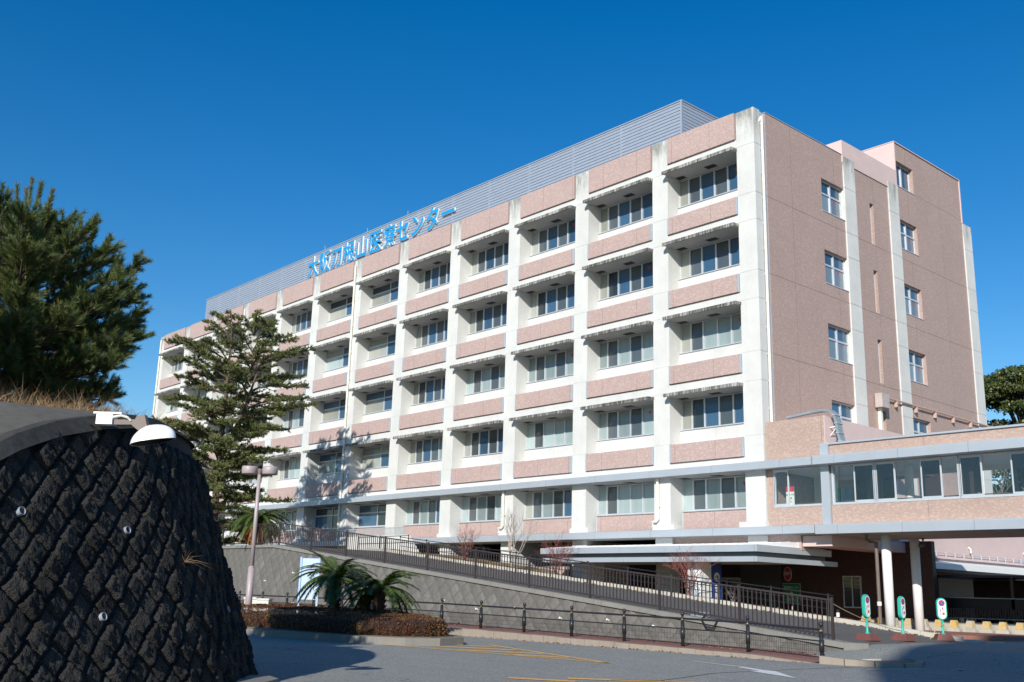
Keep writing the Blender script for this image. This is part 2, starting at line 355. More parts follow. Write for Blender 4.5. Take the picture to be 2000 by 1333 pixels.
# sidewalk in front of the grey wall, with kerb stones
def sw_z(x): return .03-.012*max(0, x+6)-.09*sstep((x-9.)/3)
sw = MB(); sx_ = list(np.arange(-48, 11.6, 1.0))
for a, b in zip(sx_[:-1], sx_[1:]):
    for (y0, y1) in ((-14.22, -11.0),):
        sw.add([(a, y0, sw_z(a)), (b, y0, sw_z(b)), (b, y1, sw_z(b)), (a, y1, sw_z(a)), (a, y0, -.5), (b, y0, -.5)], [(0, 1, 2, 3), (0, 4, 5, 1)])
sw.add([(10.95, -14.22, sw_z(10.9)), (12.2, -13.9, -.16), (12.9, -13.0, -.17), (12.6, -12.1, -.14), (11.0, -11.0, sw_z(11)+.02)], [(0, 1, 2, 3, 4)])
sidewalk = struct('sidewalk', sw, M['redpave'])
kme = [MB().box(-.295, .295, -.11, .09, -.35, .012).mesh('kerb_stone', M['kerb']), MB().box(-.295, .295, -.112, .09, -.35, .006).mesh('kerb_stone', M['kerb'])]
kx = -20.0
while kx < 11.3:
    z = sw_z(kx); a = math.atan((sw_z(kx+.3)-sw_z(kx-.3))/.6)
    ob('kerb_stone', random.choice(kme), sidewalk, mw=T((kx, -14.33+random.uniform(-.008, .008), z+random.uniform(-.006, .006))) @ Matrix.Rotation(-a, 4, 'Y')); kx += .605
# rounded corner kerb
arc = [(11.35, -14.33, -.06), (11.95, -14.22, -.10), (12.55, -13.92, -.13), (13.0, -13.4, -.15), (13.1, -12.8, -.15), (12.85, -12.25, -.12), (12.3, -11.7, -.09)]
for p, q in zip(arc[:-1], arc[1:]):
    p = Vector(p); q = Vector(q); d = (q-p); L = d.length; d.normalize(); n = Vector((-d.y, d.x, 0))*.1
    ob('kerb_stone', MB().add([p-n-Vector((0, 0, .3)), q-n-Vector((0, 0, .3)), q+n-Vector((0, 0, .3)), p+n-Vector((0, 0, .3)), p-n, q-n, q+n, p+n], [(0, 3, 2, 1), (4, 5, 6, 7), (0, 1, 5, 4), (1, 2, 6, 5), (2, 3, 7, 6), (3, 0, 4, 7)]), sidewalk, M['kerb'])
ob('edge_line', MB().prism([(7.2, -12.15), (10.9, -12.42), (12.0, -12.6), (12.0, -12.57), (10.9, -12.39), (7.2, -12.12)], [sw_z(7.2)+.002, sw_z(10.9)+.002, -.2, -.2, sw_z(10.9)+.002, sw_z(7.2)+.002], [sw_z(7.2)+.01, sw_z(10.9)+.012, -.125, -.125, sw_z(10.9)+.012, sw_z(7.2)+.01]), sidewalk, M['kerb_pale'])

# ramp: asphalt deck rising to the left, level landing, planted bank behind
rp = MB(); rx = list(np.arange(-60, -21.7, 3))+[-21.7]+list(np.arange(-21, 10, 1.5))+[10.2, 11.4, 12.6]
for a, b in zip(rx[:-1], rx[1:]): rp.quad((a, -11.3, ramp_z(a)-.02), (b, -11.3 if b < 10.5 else -10.6, ramp_z(b)-.02), (b, -4.5, ramp_z(b)-.02), (a, -4.5, ramp_z(a)-.02))
rp.add([(9.8, -11.3, .2), (10.2, -11.3, ramp_z(10.2)-.02), (11.4, -10.6, ramp_z(11.4)-.02), (12.6, -10.6, ramp_z(12.6)-.02), (12.6, -10.6, -.5), (11.4, -10.6, -.5), (10.2, -11.3, -.5), (9.8, -11.3, -.5)], [(0, 7, 6, 1), (1, 6, 5, 2), (2, 5, 4, 3)])
ramp = struct('ramp_path', rp, M['asphalt_dark'])
km2 = [MB().box(-.297, .297, -.09, .09, -.4, .13).mesh('kerb_stone', M['kerb_pale']), MB().box(-.297, .297, -.095, .09, -.4, .125).mesh('kerb_stone', M['kerb_pale'])]
kx = -24.0
while kx < 9.4:
    a = math.atan((ramp_z(kx+.3)-ramp_z(kx-.3))/.6)
    ob('kerb_stone', random.choice(km2), ramp, mw=T((kx, -4.6+random.uniform(-.012, .012), ramp_z(kx)+random.uniform(-.008, .008))) @ Matrix.Rotation(-a, 4, 'Y')); kx += .606
for i in range(5):
    t0 = Vector((9.2+i*.55, -4.6+[0, .02, .12, .35, .75][i], 0)); t1 = Vector((9.2+(i+1)*.55, -4.6+[.02, .12, .35, .75, 1.3][i], 0))
    mid = (t0+t1)/2; ang = math.atan2((t1-t0).y, (t1-t0).x); ob('kerb_stone', km2[0], ramp, mw=TR(mid.x, mid.y, max(ramp_z(mid.x), ground_z(mid.x, mid.y))-.03*i, ang))
bk = MB()
def bank_z(x, y):
    t = (y+4.55)/3.5; zz = ramp_z(x)+.06
    low = .3 if x > -10 else ramp_z(x)-.05
    tt = sstep((x+13)/5.0); low = ramp_z(x)*(1-tt)+.3*tt
    z = zz*(1-sstep(t))+min(low, zz)*sstep(t)+.05*math.sin(x*3.1)*math.sin(y*2.3)*.5
    k = sstep((x-7.0)/2.0); return z*(1-k)+(ground_z(x, y)-.03)*k
bx = list(np.arange(-60, -24, 4))+list(np.arange(-24, 9.1, .6)); by = [-4.52, -4.2, -3.8, -3.2, -2.6, -2.0, -1.4, -.8, 0.]
bk.add([(x, y, bank_z(x, min(y, -.5))) for y in by for x in bx], [(j*len(bx)+i, j*len(bx)+i+1, (j+1)*len(bx)+i+1, (j+1)*len(bx)+i) for j in range(len(by)-1) for i in range(len(bx)-1)])
struct('planted_bank', bk, M['bank'], True)
# forecourt paving under the link corridor
fc = MB(); fc.box(3.1, 45, .15, 4.9, -.1, .2); fc.box(-9, 3.08, -3.9, 6, .05, .28)
struct('forecourt_pavement', fc, M['redpave'])
# plateau on the far left behind the grey wall
pl = MB(); pl.box(-160, -59, -11.3, 60, 0, 3.25); struct('plateau', pl, M['bank'])

# road markings
def flat(name, polys, mat, z=-.242):
    b = MB()
    for P in polys: b.add([(x, y, z) for x, y in P], [tuple(range(len(P)))])
    o = ob(name, b, None, mat); o['kind'] = 'structure'; return o
def strip(a, b, w0, w1=None):
    a = Vector(a); b = Vector(b); d = (b-a).normalized(); n = Vector((-d.y, d.x)); w1 = w0 if w1 is None else w1
    return [tuple(a-n*w0/2), tuple(b-n*w1/2), tuple(b+n*w1/2), tuple(a+n*w0/2)]
flat('hatched_road_marking', [strip((2.35, -17.45), (9.37, -19.85), .16), strip((1.6, -20.6), (9.3, -19.83), .17), strip((3.4, -18.05), (2.2, -18.6), .28), strip((4.7, -18.55), (2.6, -19.6), .34), strip((6.2, -18.95), (4.2, -20.1), .34), strip((7.6, -19.35), (6.2, -20.0), .3)], M['roadyellow'])
flat('orange_edge_marking', [strip((11.5, -24.85), (12.6, -24.2), .28), strip((12.05, -23.85), (13.3, -22.6), .3), strip((12.5, -23.2), (13.8, -22.0), .16)], M['roadyellow'])
flat('white_road_arrow', [strip((9.55, -17.1), (11.3, -17.6), .06, .12), [(11.0, -17.38), (12.2, -17.98), (12.5, -17.98), (13.93, -19.34), (12.25, -18.55), (12.3, -18.3), (11.3, -17.75)]], M['roadwhite'])
flat('faded_lane_marking', [strip((14.2, -13.0), (14.0, -11.1), .14), strip((14.95, -12.2), (14.9, -11.4), .1), strip((13.2, -15.4), (13.6, -13.6), .06)], M['roadwhite'], -.225)
flat('road_patch_seam', [strip((13.6, -24.2), (12.3, -19.8), .035), strip((12.3, -19.8), (12.35, -16.0), .035), strip((12.35, -16.0), (12.5, -14.4), .03)], M['cap_dark'], -.2455)

# ================================================================== HOSPITAL
H = thing('hospital_building', 'long six storey hospital with white concrete pillars and pink tile panels', 'building', (-33, 10, 0.2))
ROOF = 23.97
pil = [(-1.0, 0.0)]+[(-6.24-5.55*(k-1), -5.24-5.55*(k-1)) for k in range(1, 13)]
bays = [(pil[k+1][1], pil[k][0]) for k in range(12)]
body = MB(); body.box(-67.3, -.32, 1.06, 22.0, 3.9, 23.3); ob('wall', body, H, M['concrete_clean'])
ob('roof', MB().box(-67.3, -.3, .3, 22.1, 23.302, 23.5), H, M['soffit'])
# pillars: upper shaft with joints between lifts, deeper side fin back to the windows
JO = [23.97, 22.15, 19.69, 18.35, 15.89, 14.55, 12.09, 10.75, 8.29, 6.75]
pm = MB()
for a, b in zip(JO[:-1], JO[1:]): pm.box(-1, 0, 0, 1.05, b+.012, a-.012); pm.box(-.985, -.015, .012, 1.05, b-.012, b+.012)
pillar_me = pm.mesh('pillar', M['concrete'])
low = MB().box(-1, 0, 0, 1.05, 4.52, 6.74); low.box(-1.02, .28, -.12, .5, 4.30, 4.52); low.box(-1.0, 0, .15, 1.0, 3.96, 4.30); low.box(-.98, .02, .05, .6, 3.5, 3.94)
low_me = low.mesh('pillar_base', M['concrete_clean'])
for k, (a, b) in enumerate(pil):
    if k == 0:
        p0 = MB()
        for q, c in zip(JO[:-1], JO[1:]): p0.box(-1, 0, 0, .5, c+.012, q-.012); p0.box(-.985, -.015, .012, .5, c-.012, c+.012)
        p0.box(-1, -.1, .5, .93, 3.9, 23.97); o = ob('pillar', p0, H, M['concrete'])
        l0 = MB().box(-1, 0.03, 0, .6, 4.52, 6.74); l0.box(-1.3, .06, -.12, .5, 4.30, 4.52); l0.box(-.98, .02, .05, .6, 3.5, 3.94); ob('pillar_base', l0, H, M['concrete_clean'])
    else:
        ob('pillar', pillar_me, H, mw=T((b, 0, 0))); ob('pillar_base', low_me, H, mw=T((b, 0, 0)))
# bay furniture, meshes per bay width
def bay_meshes(W):
    d = {}
    c = MB(); c.extr([(-.45, 21.92), (-.45, 22.08), (.0, 22.11), (.0, 21.98), (-.38, 21.96), (-.38, 21.92)], 'x', -.03, W+.03)
    d['canopy_slab'] = c.mesh('canopy_slab', M['canopy'])
    s = MB(); s.box(0, W, -.37, 1.04, 21.955, 21.985); d['soffit'] = s.mesh('soffit', M['soffit'])
    v = MB(); v.box(.12, .62, .45, .78, 21.945, 21.955); d['v1'] = v.mesh('soffit_vent', M['vent'])
    v = MB(); v.box(W*.5-.1, W*.5+.5, .35, .7, 21.945, 21.955); d['v2'] = v.mesh('soffit_vent', M['vent'])
    l = MB(); l.box(0, W*.5-.006, .02, 1.04, 22.1, 22.58); l.box(W*.5+.006, W, .02, 1.04, 22.1, 22.58); d['lintel'] = l.mesh('lintel_strip', M['concrete_clean'])
    t = MB(); t.box(.06, W-.06, -.09, 1.04, 22.60, 23.965); d['ptop'] = t.mesh('tile_panel', M['tile'])
    t = MB(); t.box(.11, W-.11, -.09, .3, 18.80, 19.66); d['panel'] = t.mesh('tile_panel', M['tile'])
    d['fl'] = MB().box(.02, .105, -.08, .2, 18.80, 19.67).mesh('panel_flashing', M['alu']); d['fr'] = MB().box(W-.105, W-.02, -.08, .2, 18.80, 19.67).mesh('panel_flashing', M['alu'])
    s = MB(); s.box(0, W*.5-.006, .8, 1.05, 19.4, 20.43); s.box(W*.5+.006, W, .8, 1.05, 19.4, 20.43); s.box(0, W, .3, .82, 19.3, 19.62); d['sillw'] = s.mesh('sill_wall', M['concrete_clean'])
    s = MB(); s.box(0, W, .74, 1.0, 20.432, 20.47); d['sill'] = s.mesh('window_sill', M['frame'])
    # five-light sliding window
    x = [0, .60, 1.37, 2.2, 3.03, W]; q = MB(); zb, zt = 20.47, 21.94
    q.box(0, W, .93, 1.0, zb, zb+.05); q.box(0, W, .93, 1.0, zt-.05, zt)
    for i, c in enumerate(x): q.box(max(0, c-.042 if i else 0), min(W, c+.042), .90+(.03 if i % 2 else 0), 1.0, zb+.05, zt-.05)
    d['f5'] = q.mesh('window', M['frame'])
    for i in range(5): d['p5%d' % i] = [MB().box(x[i]+.04, x[i+1]-.04, .955+(.02 if i % 2 else 0), .985, zb+.06, zt-.06).mesh('pane', M[m]) for m in ('p_curtain', 'p_beige', 'p_screen', 'p_blue', 'p_dark')]
    q = MB(); zm = zb+.92; q.box(0, W, .93, 1.0, zb, zb+.06); q.box(0, W, .93, 1.0, zt-.05, zt); q.box(0, W, .93, 1.0, zm-.04, zm+.04)
    for c in (.04, W*.5, W-.04): q.box(c-.04, c+.04, .915, 1.0, zb+.06, zt-.05)
    d['f4'] = q.mesh('window', M['frame']); xx = [.08, W*.5-.04, W*.5+.04, W-.08]
    for i, (a, b, z0, z1) in enumerate(((xx[0], xx[1], zb+.06, zm-.04), (xx[2], xx[3], zb+.06, zm-.04), (xx[0], xx[1], zm+.04, zt-.05), (xx[2], xx[3], zm+.04, zt-.05))):
        d['p4%d' % i] = [MB().box(a, b, .96, .985, z0, z1).mesh('pane', M[m]) for m in ('p_curtain', 'p_beige', 'p_screen', 'p_blue', 'p_dark')]
    # lowest (second floor) row
    t = MB(); t.box(.42, W-.05, .42, .8, 4.29, 5.12); d['lpanel'] = t.mesh('tile_panel', M['tile'])
    t = MB(); t.extr([(.36, 5.125), (.36, 5.15), (.95, 5.22), (.95, 5.125)], 'x', .36, W); t.box(.36, .415, .40, .85, 4.29, 5.124); d['lsill'] = t.mesh('window_sill', M['frame'])
    return d
BM = {}
for a, b in bays: BM.setdefault(round(b-a, 2), None)
for W in BM: BM[W] = bay_meshes(W)
tri_mark = MB().add([(-.1, .95, 21.66), (0, .95, 21.47), (.1, .95, 21.66)], [(0, 1, 2)]).mesh('access_mark', M['red'])
def window(k, j, a, W, dz):
    d = BM[W]; four = k in (5, 6); o = ob('window', d['f4' if four else 'f5'], H, mw=T((a, 0, dz)))
    if four:
        blind = random.random()
        for i in range(4):
            c = 3 if i == 1 else (random.choice((0, 1, 1, 3)) if i == 0 else random.choice((1, 3, 4)))
            if j == 4: c = random.choice((3, 4))
            ob('pane', d['p4%d' % i][c], o, mw=T((a, 0, dz)))
    else:
        style = random.random(); A = 1 if style > .62 else 0
        pat = [A, 2, random.choice((0, 0, 3, A)), 2 if random.random() > .25 else 0, random.choice((0, 0, 3))]
        if j < 2 and style > .3: pat = [1, 2, 3, 2, 3]
        if style > .9: pat = [1, 4, 3, 2, 3]
        for i in range(5): ob('pane', d['p5%d' % i][pat[i]], o, mw=T((a, 0, dz)))
        if k < 7 and (k+j) % 2 == 0: ob('access_mark', tri_mark, o, mw=T((a+3.5, 0, dz)))
for k, (a, b) in enumerate(bays):
    W = round(b-a, 2); d = BM[W]
    for j in range(4):
        dz = -3.8*j
        for nm, key in (('canopy_slab', 'canopy_slab'), ('soffit', 'soffit'), ('soffit_vent', 'v1'), ('soffit_vent', 'v2'), ('lintel_strip', 'lintel'), ('sill_wall', 'sillw'), ('window_sill', 'sill')):
            ob(nm, d[key], H, mw=T((a, 0, dz)))
        if j == 0: ob('tile_panel', d['ptop'], H, mw=T((a, 0, 0)))
        p = ob('tile_panel', d['panel'], H, mw=T((a, 0, dz))); ob('panel_flashing', d['fl'], p, mw=T((a, 0, dz))); ob('panel_flashing', d['fr'], p, mw=T((a, 0, dz)))
        window(k, j, a, W, dz)
    # strip between the last panel and band, lower row
    ob('lintel_strip', d['lintel'], H, mw=T((a, 0, -15.2))); ob('soffit', d['soffit'], H, mw=T((a, 0, -15.235)))
    for v in ('v1', 'v2'): ob('soffit_vent', d[v], H, mw=T((a, 0, -15.235)))
    ob('tile_panel', d['lpanel'], H, mw=T((a, 0, 0))); ob('window_sill', d['lsill'], H, mw=T((a, 0, 0)))
    window(k, 4, a, W, -15.25)
# fascia bands in aluminium lengths
for z0, z1, y in ((6.73, 7.06, -.47), (3.95, 4.27, -.45)):
    x = -67.3
    while x < 2.6:
        x1 = min(x+3.6, 2.62)
        q = MB(); q.extr([(y, z0), (y, z1-.05), (y+.02, z1-.05), (y+.02, z1), (.0 if z0 > 5 else .1, z1+.06), (.0 if z0 > 5 else .1, z0)], 'x', x+.008, x1-.008)
        ob('fascia_band', q, H, M['alu']); x = x1
# end wall (faces +X) with window openings
def wall_cells(u, v, holes):
    us = sorted(set(list(u)+[h for a in holes for h in a[:2]])); vs = sorted(set(list(v)+[h for a in holes for h in a[2:]]))
    us = [q for q in us if u[0] <= q <= u[1]]; vs = [q for q in vs if v[0] <= q <= v[1]]
    for a, b in zip(us[:-1], us[1:]):
        for c, e in zip(vs[:-1], vs[1:]):
            mu, mv = (a+b)/2, (c+e)/2
            if not any(h[0] < mu < h[1] and h[2] < mv < h[3] for h in holes): yield a, b, c, e
ew1 = [(5.7, 7.8, 20.33-3.8*i, 22.06-3.8*i) for i in range(4)]; ew2 = [(13.56, 15.55, 20.3-3.72*i, 22.0-3.72*i) for i in range(4)]
slits = [(10.4, 10.8, 19.72-3.76*i, 22.04-3.76*i) for i in range(4)]
def endtile(y0, y1, z0, z1, holes, jo=()):
    q = MB()
    for a, b, c, e in wall_cells((y0, y1), (z0, z1), holes): q.box(-.3, 0, a, b, c, e)
    o = ob('tile_wall', q, H, M['tile_end'])
    return o
LIFT = [23.97, 19.69, 15.89, 12.09, 8.29, 4.0]
for zt, zb in zip(LIFT[:-1], LIFT[1:]):
    for y0, y1, hh in ((.95, 7.8, ew1), (8.92, 12.42, slits), (13.52, 21.33, ew2)):
        endtile(y0, y1, zb+.008, zt-.008, [(h[0], h[1], max(h[2], zb+.008), min(h[3], zt-.008)) for h in hh if h[3] > zb and h[2] < zt])
for y0, y1, zt in ((7.82, 8.9, 23.9), (12.44, 13.5, 23.9), (21.35, 22.4, 23.78)):
    q = MB(); L = [zt, 22.15, 19.69, 18.35, 15.89, 14.55, 12.09, 10.75, 8.29, 4.0]
    for a, b in zip(L[:-1], L[1:]): q.box(-.3, .07, y0, y1, b+.012, a-.012); q.box(-.3, .055, y0+.015, y1-.015, b-.012, b+.012)
    ob('pillar', q, H, M['concrete'])
def end_window(y0, y1, z0, z1, depth=.2, cross=True):
    q = MB(); x0, x1 = -depth-.05, -depth+.02
    q.box(x0, x1, y0, y1, z0, z0+.06); q.box(x0, x1, y0, y1, z1-.06, z1); q.box(x0, x1, y0, y0+.06, z0+.06, z1-.06); q.box(x0, x1, y1-.06, y1, z0+.06, z1-.06)
    ym = (y0+y1)/2; zm = z0+(z1-z0)*.6; q.box(x0, x1+.02, ym-.05, ym+.05, z0+.06, z1-.06)
    if cross: q.box(x0, x1+.01, y0+.06, y1-.06, zm-.045, zm+.045)
    o = ob('window', q, H, M['frame'])
    for a, b in ((y0+.06, ym-.05), (ym+.05, y1-.06)):
        for c, e in (((z0+.06, zm-.045), (zm+.045, z1-.06)) if cross else ((z0+.06, z1-.06),)):
            ob('pane', MB().box(-depth-.03, -depth-.012, a, b, c, e), o, M['p_end' if (cross and c < zm) else 'p_blue'])
    if cross:
        ob('warning_mark', MB().add([(-depth-.008, ym+.42, zm-.12), (-depth-.008, ym+.58, zm-.12), (-depth-.008, ym+.5, zm-.28)], [(0, 1, 2)]), o, M['red'])
    ob('window_sill', MB().box(-depth, .03, y0-.02, y1+.02, z0-.04, z0-.002), o, M['frame'])
for h in ew1+ew2: end_window(*h)
for h in slits:
    o = ob('slit_window', MB().box(-.25, -.2, h[0], h[1], h[2], h[3]), H, M['p_dark']); ob('frame', MB().box(-.2, -.17, h[1]-.05, h[1], h[2], h[3]), o, M['frame'])
ob('roof_coping', MB().box(-.33, .03, .93, 7.78, 23.97, 24.0), H, M['alu'])
# stair head and penthouse on the roof
ob('stair_head', MB().box(-5, .05, 7.78, 13.42, 23.55, 24.8), H, M['pink'])
q = MB(); q.box(-8.9, -.3, 13.53, 21.3, 23.6, 26.5); q.box(-9, .04, 13.43, 13.52, 23.92, 26.55); q.box(-9, .04, 21.33, 21.42, 23.8, 26.55); ob('penthouse', q, H, M['pink'])
q = MB()
for a, b, c, e in wall_cells((13.525, 21.325), (23.975, 26.52), [(13.56, 15.5, 23.985, 25.48)]): q.box(-.3, 0, a, b, c, e)
ob('tile_wall', q, H, M['tile_end']); end_window(13.56, 15.5, 23.985, 25.48, .25, False)
ob('penthouse_coping', MB().box(-9.02, .06, 13.4, 21.44, 26.555, 26.6), H, M['pink'])
# roof louvre screen
LS = ob('louvre_screen', MB().box(-66.6, -7.6, 4.1, 18, 23.5, 28.2), H, M['louvre'])
sl = MB(); sl.extr([(3.95, 0), (3.95, .165), (4.1, .195), (4.1, .03)], 'x', -66.85, -7.45); slm = sl.mesh('louvre_slat', M['louvre'])
sr = MB(); sr.extr([(-7.45, 0), (-7.45, .165), (-7.6, .195), (-7.6, .03)], 'y', 4.1, 18); srm = sr.mesh('louvre_slat', M['louvre'])
sL = MB(); sL.extr([(-66.87, 0), (-66.87, .14), (-66.6, .2), (-66.6, .06)], 'y', 4.1, 18); sLm = sL.mesh('louvre_slat', M['louvre'])
for i in range(23):
    for m_ in (slm, srm, sLm): ob('louvre_slat', m_, LS, mw=T((0, 0, 23.85+i*.2)))
ob('louvre_coping', MB().box(-66.9, -7.4, 3.9, 18.1, 28.38, 28.44), LS, M['louvre'])
pm_ = MB().box(-.03, .03, 3.905, 3.95, 23.6, 28.36).mesh('louvre_post', M['louvre'])
for x in np.arange(-64, -8, 4.): ob('louvre_post', pm_, LS, mw=T((x, 0, 0)))
ob('corner_post', MB().box(-7.5, -7.40, 3.88, 3.98, 23.5, 28.4), LS, M['louvre'])
for x in (-45.5, -39.2, -33.8): ob('aerial', MB().tube([(x, 4.2, 28.4), (x, 4.2, 28.95)], .02, 5), LS, M['alu'])
# downpipes
def downpipe(x, y, z0, z1, foot=None, r=.075):
    q = MB(); q.tube([(x, y, z0), (x, y, z1)], r, 8)
    for z in np.arange(z0+.6, z1, 1.9): q.box(x-.11, x+.11, y-.02, y+.1, z, z+.05)
    if foot: q.tube([(x, y, z0+.02), (x-.1, y-.02, z0-.08), (x-foot, y-.02, z0-.1), (x-foot, y-.02, z0-.35)], r, 8)
    return ob('downpipe', q, H, M['pipe_white'])
downpipe(-33.75, -.1, 7.1, 23.6); downpipe(-33.8, -.1, 4.3, 6.7); downpipe(-5.95, -.1, 4.78, 6.7, .3); downpipe(-17.05, -.1, 4.78, 6.7, .3); downpipe(-66.95, -.1, 4.3, 23.6); downpipe(-50.3, -.1, 20, 23.5)
q = MB(); q.tube([(.05, .6, 8.9), (.05, .6, 23.55)], .07, 8); q.tube([(.05, .6, 23.5), (.05, .6, 23.62), (-.06, .42, 23.3)], .07, 8)
for z in np.arange(9.5, 23.5, 1.25): q.box(-.12, .02, .53, .56, z, z+.05)
ob('downpipe', q, H, M['pipe_white']); ob('corner_flashing', MB().box(-.3, -.02, .86, .945, 8.9, 23.9), H, M['alu'])
# equipment box and pipe on the end wall
bxp = ob('equipment_box', MB().box(.07, .46, 9.66, 10.38, 10.82, 11.53), H, plain('beige_metal', (.50, .43, .40), .5, .1))
ob('duct', MB().box(.02, .2, 9.95, 10.12, 9.2, 10.82), bxp, M['pipe_white'])
q = MB(); q.tube([(.16, 10.38, 11.45), (.16, 22.9, 11.45)], .05, 8)
for y in np.arange(11.7, 22.6, 2.1): q.box(.03, .2, y-.05, y+.05, 11.1, 11.42)
ob('wall_pipe', q, H, plain('rose_pipe', (.52, .37, .31), .5))
# ground floor: recessed tile wall with its shade put into the tile colour, deep white fins, low tile parapets
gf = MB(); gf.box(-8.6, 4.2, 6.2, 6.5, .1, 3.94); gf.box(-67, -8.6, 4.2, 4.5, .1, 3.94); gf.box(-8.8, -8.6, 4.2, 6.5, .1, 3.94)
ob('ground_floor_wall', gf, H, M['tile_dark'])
ob('ground_soffit', MB().box(-67, 2.9, .1, 6.5, 3.90, 3.945), H, M['soffit'])
for k in range(1, 12):
    a, b = pil[k]
    if k == 1: ob('fin', MB().box(a, b, .1, .62, .1, 3.9), H, M['concrete_clean'])
    else: ob('fin', MB().box(a, b, .1, 3.2, .1, 3.9), H, M['concrete_clean'])
ob('concrete_pier', MB().box(-5.72, -3.5, 5.95, 6.19, .1, 3.5), H, M['pier'])
ob('tile_panel', MB().box(-5.2, -1.05, .2, .62, 3.5, 3.9), H, M['tile']); ob('tile_panel', MB().box(.02, 1.62, .12, .62, 3.3, 3.9), H, M['tile'])
ob('low_parapet', MB().box(-16.4, -11.9, -.3, .0, .3, 2.62), H, M['tile']); ob('low_parapet', MB().box(-21.9, -17.45, -.2, .05, .3, 2.35), H, M['tile'])
q = MB(); q.box(-30.6, -24.2, -1.35, -1.15, 1.5, 4.42); q.prism([(-24.2, -1.35), (-22.8, -1.35), (-22.8, -1.15), (-24.2, -1.15)], 1.5, [4.42, 3.1, 3.1, 4.42]); ob('terrace_wall', q, H, M['concrete_clean'])
q = MB(); q.box(-30.6, -24.5, -1.27, -1.23, 4.86, 4.9); q.box(-30.6, -24.5, -1.265, -1.235, 4.5, 4.53)
for x in np.arange(-30.6, -24.45, .13): q.box(x-.012, x+.012, -1.262, -1.238, 4.42, 4.87)
ob('terrace_railing', q, H, M['alu'])
# entrance doors
dr = ob('entrance_door', MB().box(-7.5, -5.75, 6.02, 6.12, 2.2, 2.3).box(-7.5, -7.42, 6.02, 6.12, .28, 2.2).box(-5.83, -5.75, 6.02, 6.12, .28, 2.2).box(-6.67, -6.59, 6.02, 6.12, .28, 2.2), H, M['frame'])
for a, b in ((-7.42, -6.67), (-6.59, -5.83)): ob('pane', MB().box(a, b, 6.06, 6.08, .3, 2.2), dr, M['p_dark'])

# rooftop sign: eleven blue letters with white returns
SG = thing('rooftop_sign', 'row of big blue hospital name letters mounted on the roof louvres', 'sign', (-37.6, 3.9, 26.1))
txt = '大阪刀根山医療センター'
for i, ch in enumerate(txt):
    me = textmesh(ch, 1.9, .07, [M['letterblue'], M['white']], .032)
    ob('letter', me, SG, mw=T((-46.5+i*1.82, 3.84, 26.55)) @ FACE_S @ Matrix.Diagonal((.92, 1, 1, 1)))
q = MB()
for i in range(11):
    for z in (26.6, 27.4): q.box(-46.5+i*1.82-.35, -46.5+i*1.82-.3, 3.9, 3.97, z, z+.05); q.box(-46.5+i*1.82+.3, -46.5+i*1.82+.35, 3.9, 3.97, z, z+.05)
ob('bracket', q, SG, M['alu'])

# ================================================================== LINK CORRIDOR
K = thing('link_corridor', 'raised glazed corridor clad in sandy tile standing on white columns', 'corridor', (8, 1.8, .2))
XE = 34.0
# tower block beside the pillar
q = MB(); q.box(.06, 2.93, .12, .3, 7.1, 8.82); ob('tile_wall', q, K, M['tile_warm'])
ob('painted_wall', MB().box(.06, 2.97, .31, 9.4, 7.1, 8.8).box(2.935, 2.97, .1, .31, 7.1, 8.83), K, M['pink'])
q = MB(); q.box(.06, .36, .12, .3, 4.29, 6.72); q.box(.36, 2.74, .12, .3, 4.29, 5.13); ob('tile_wall', q, K, M['tile_warm'])
ob('tile_wall', MB().box(3.14, XE, .1, .3, 7.09, 7.56), K, M['tile_warm']); ob('tile_wall', MB().box(3.14, XE, .1, .3, 4.29, 5.08), K, M['tile_warm'])
ob('coping', MB().box(2.7, XE, .02, .5, 7.565, 7.64), K, M['alu'])
ob('pilaster', MB().box(2.75, 3.12, -.02, .32, 7.1, 7.62).box(2.75, 3.12, -.02, .32, 4.29, 6.72), K, M['alu'])
for z0, z1, y in ((6.72, 7.08, -.5), (3.9, 4.28, -.5)):
    x = 2.68; i = 0
    while x < XE:
        x1 = min(XE, x+(1.0 if i == 0 else 2.75)); q = MB(); q.extr([(y, z0), (y, z1-.06), (y+.02, z1-.06), (y+.02, z1), (.1, z1+.01), (.1, z0)], 'x', x+.007, x1-.007); ob('fascia_band', q, K, M['alu']); x = x1; i += 1
ob('soffit', MB().box(2.7, XE, .1, 3.9, 3.88, 3.95), K, M['soffit'])
ob('roof', MB().box(2.98, XE, .31, 3.9, 7.1, 7.3), K, M['soffit'])
ob('floor', MB().box(.1, XE, .31, 3.7, 4.2, 4.32), K, M['floor_in']); ob('ceiling', MB().box(.1, XE, .31, 3.7, 6.72, 6.78), K, M['interior'])
q = MB(); q.box(.1, XE, 3.7, 3.9, 4.2, 4.95); q.box(.1, XE, 3.7, 3.9, 6.55, 6.8); q.box(.1, 1.2, 3.7, 3.9, 4.95, 6.55)
for x in np.arange(3.2, XE, 1.9): q.box(x, x+.16, 3.7, 3.9, 4.95, 6.55)
ob('back_wall', q, K, M['interior'])
for x in (3.9, 5.6, 8.4, 11.2, 14): ob('inner_column', MB().tube([(x, 1.9, 4.3), (x, 1.9, 6.72)], .17, 12), K, M['interior'])
q = MB(); q.tube([(.4, .75, 5.28), (XE, .75, 5.28)], .022, 6)
for x in np.arange(.6, XE, 1.2): q.tube([(x, .75, 4.3), (x, .75, 5.28)], .015, 5)
ob('handrail', q, K, M['arm'])
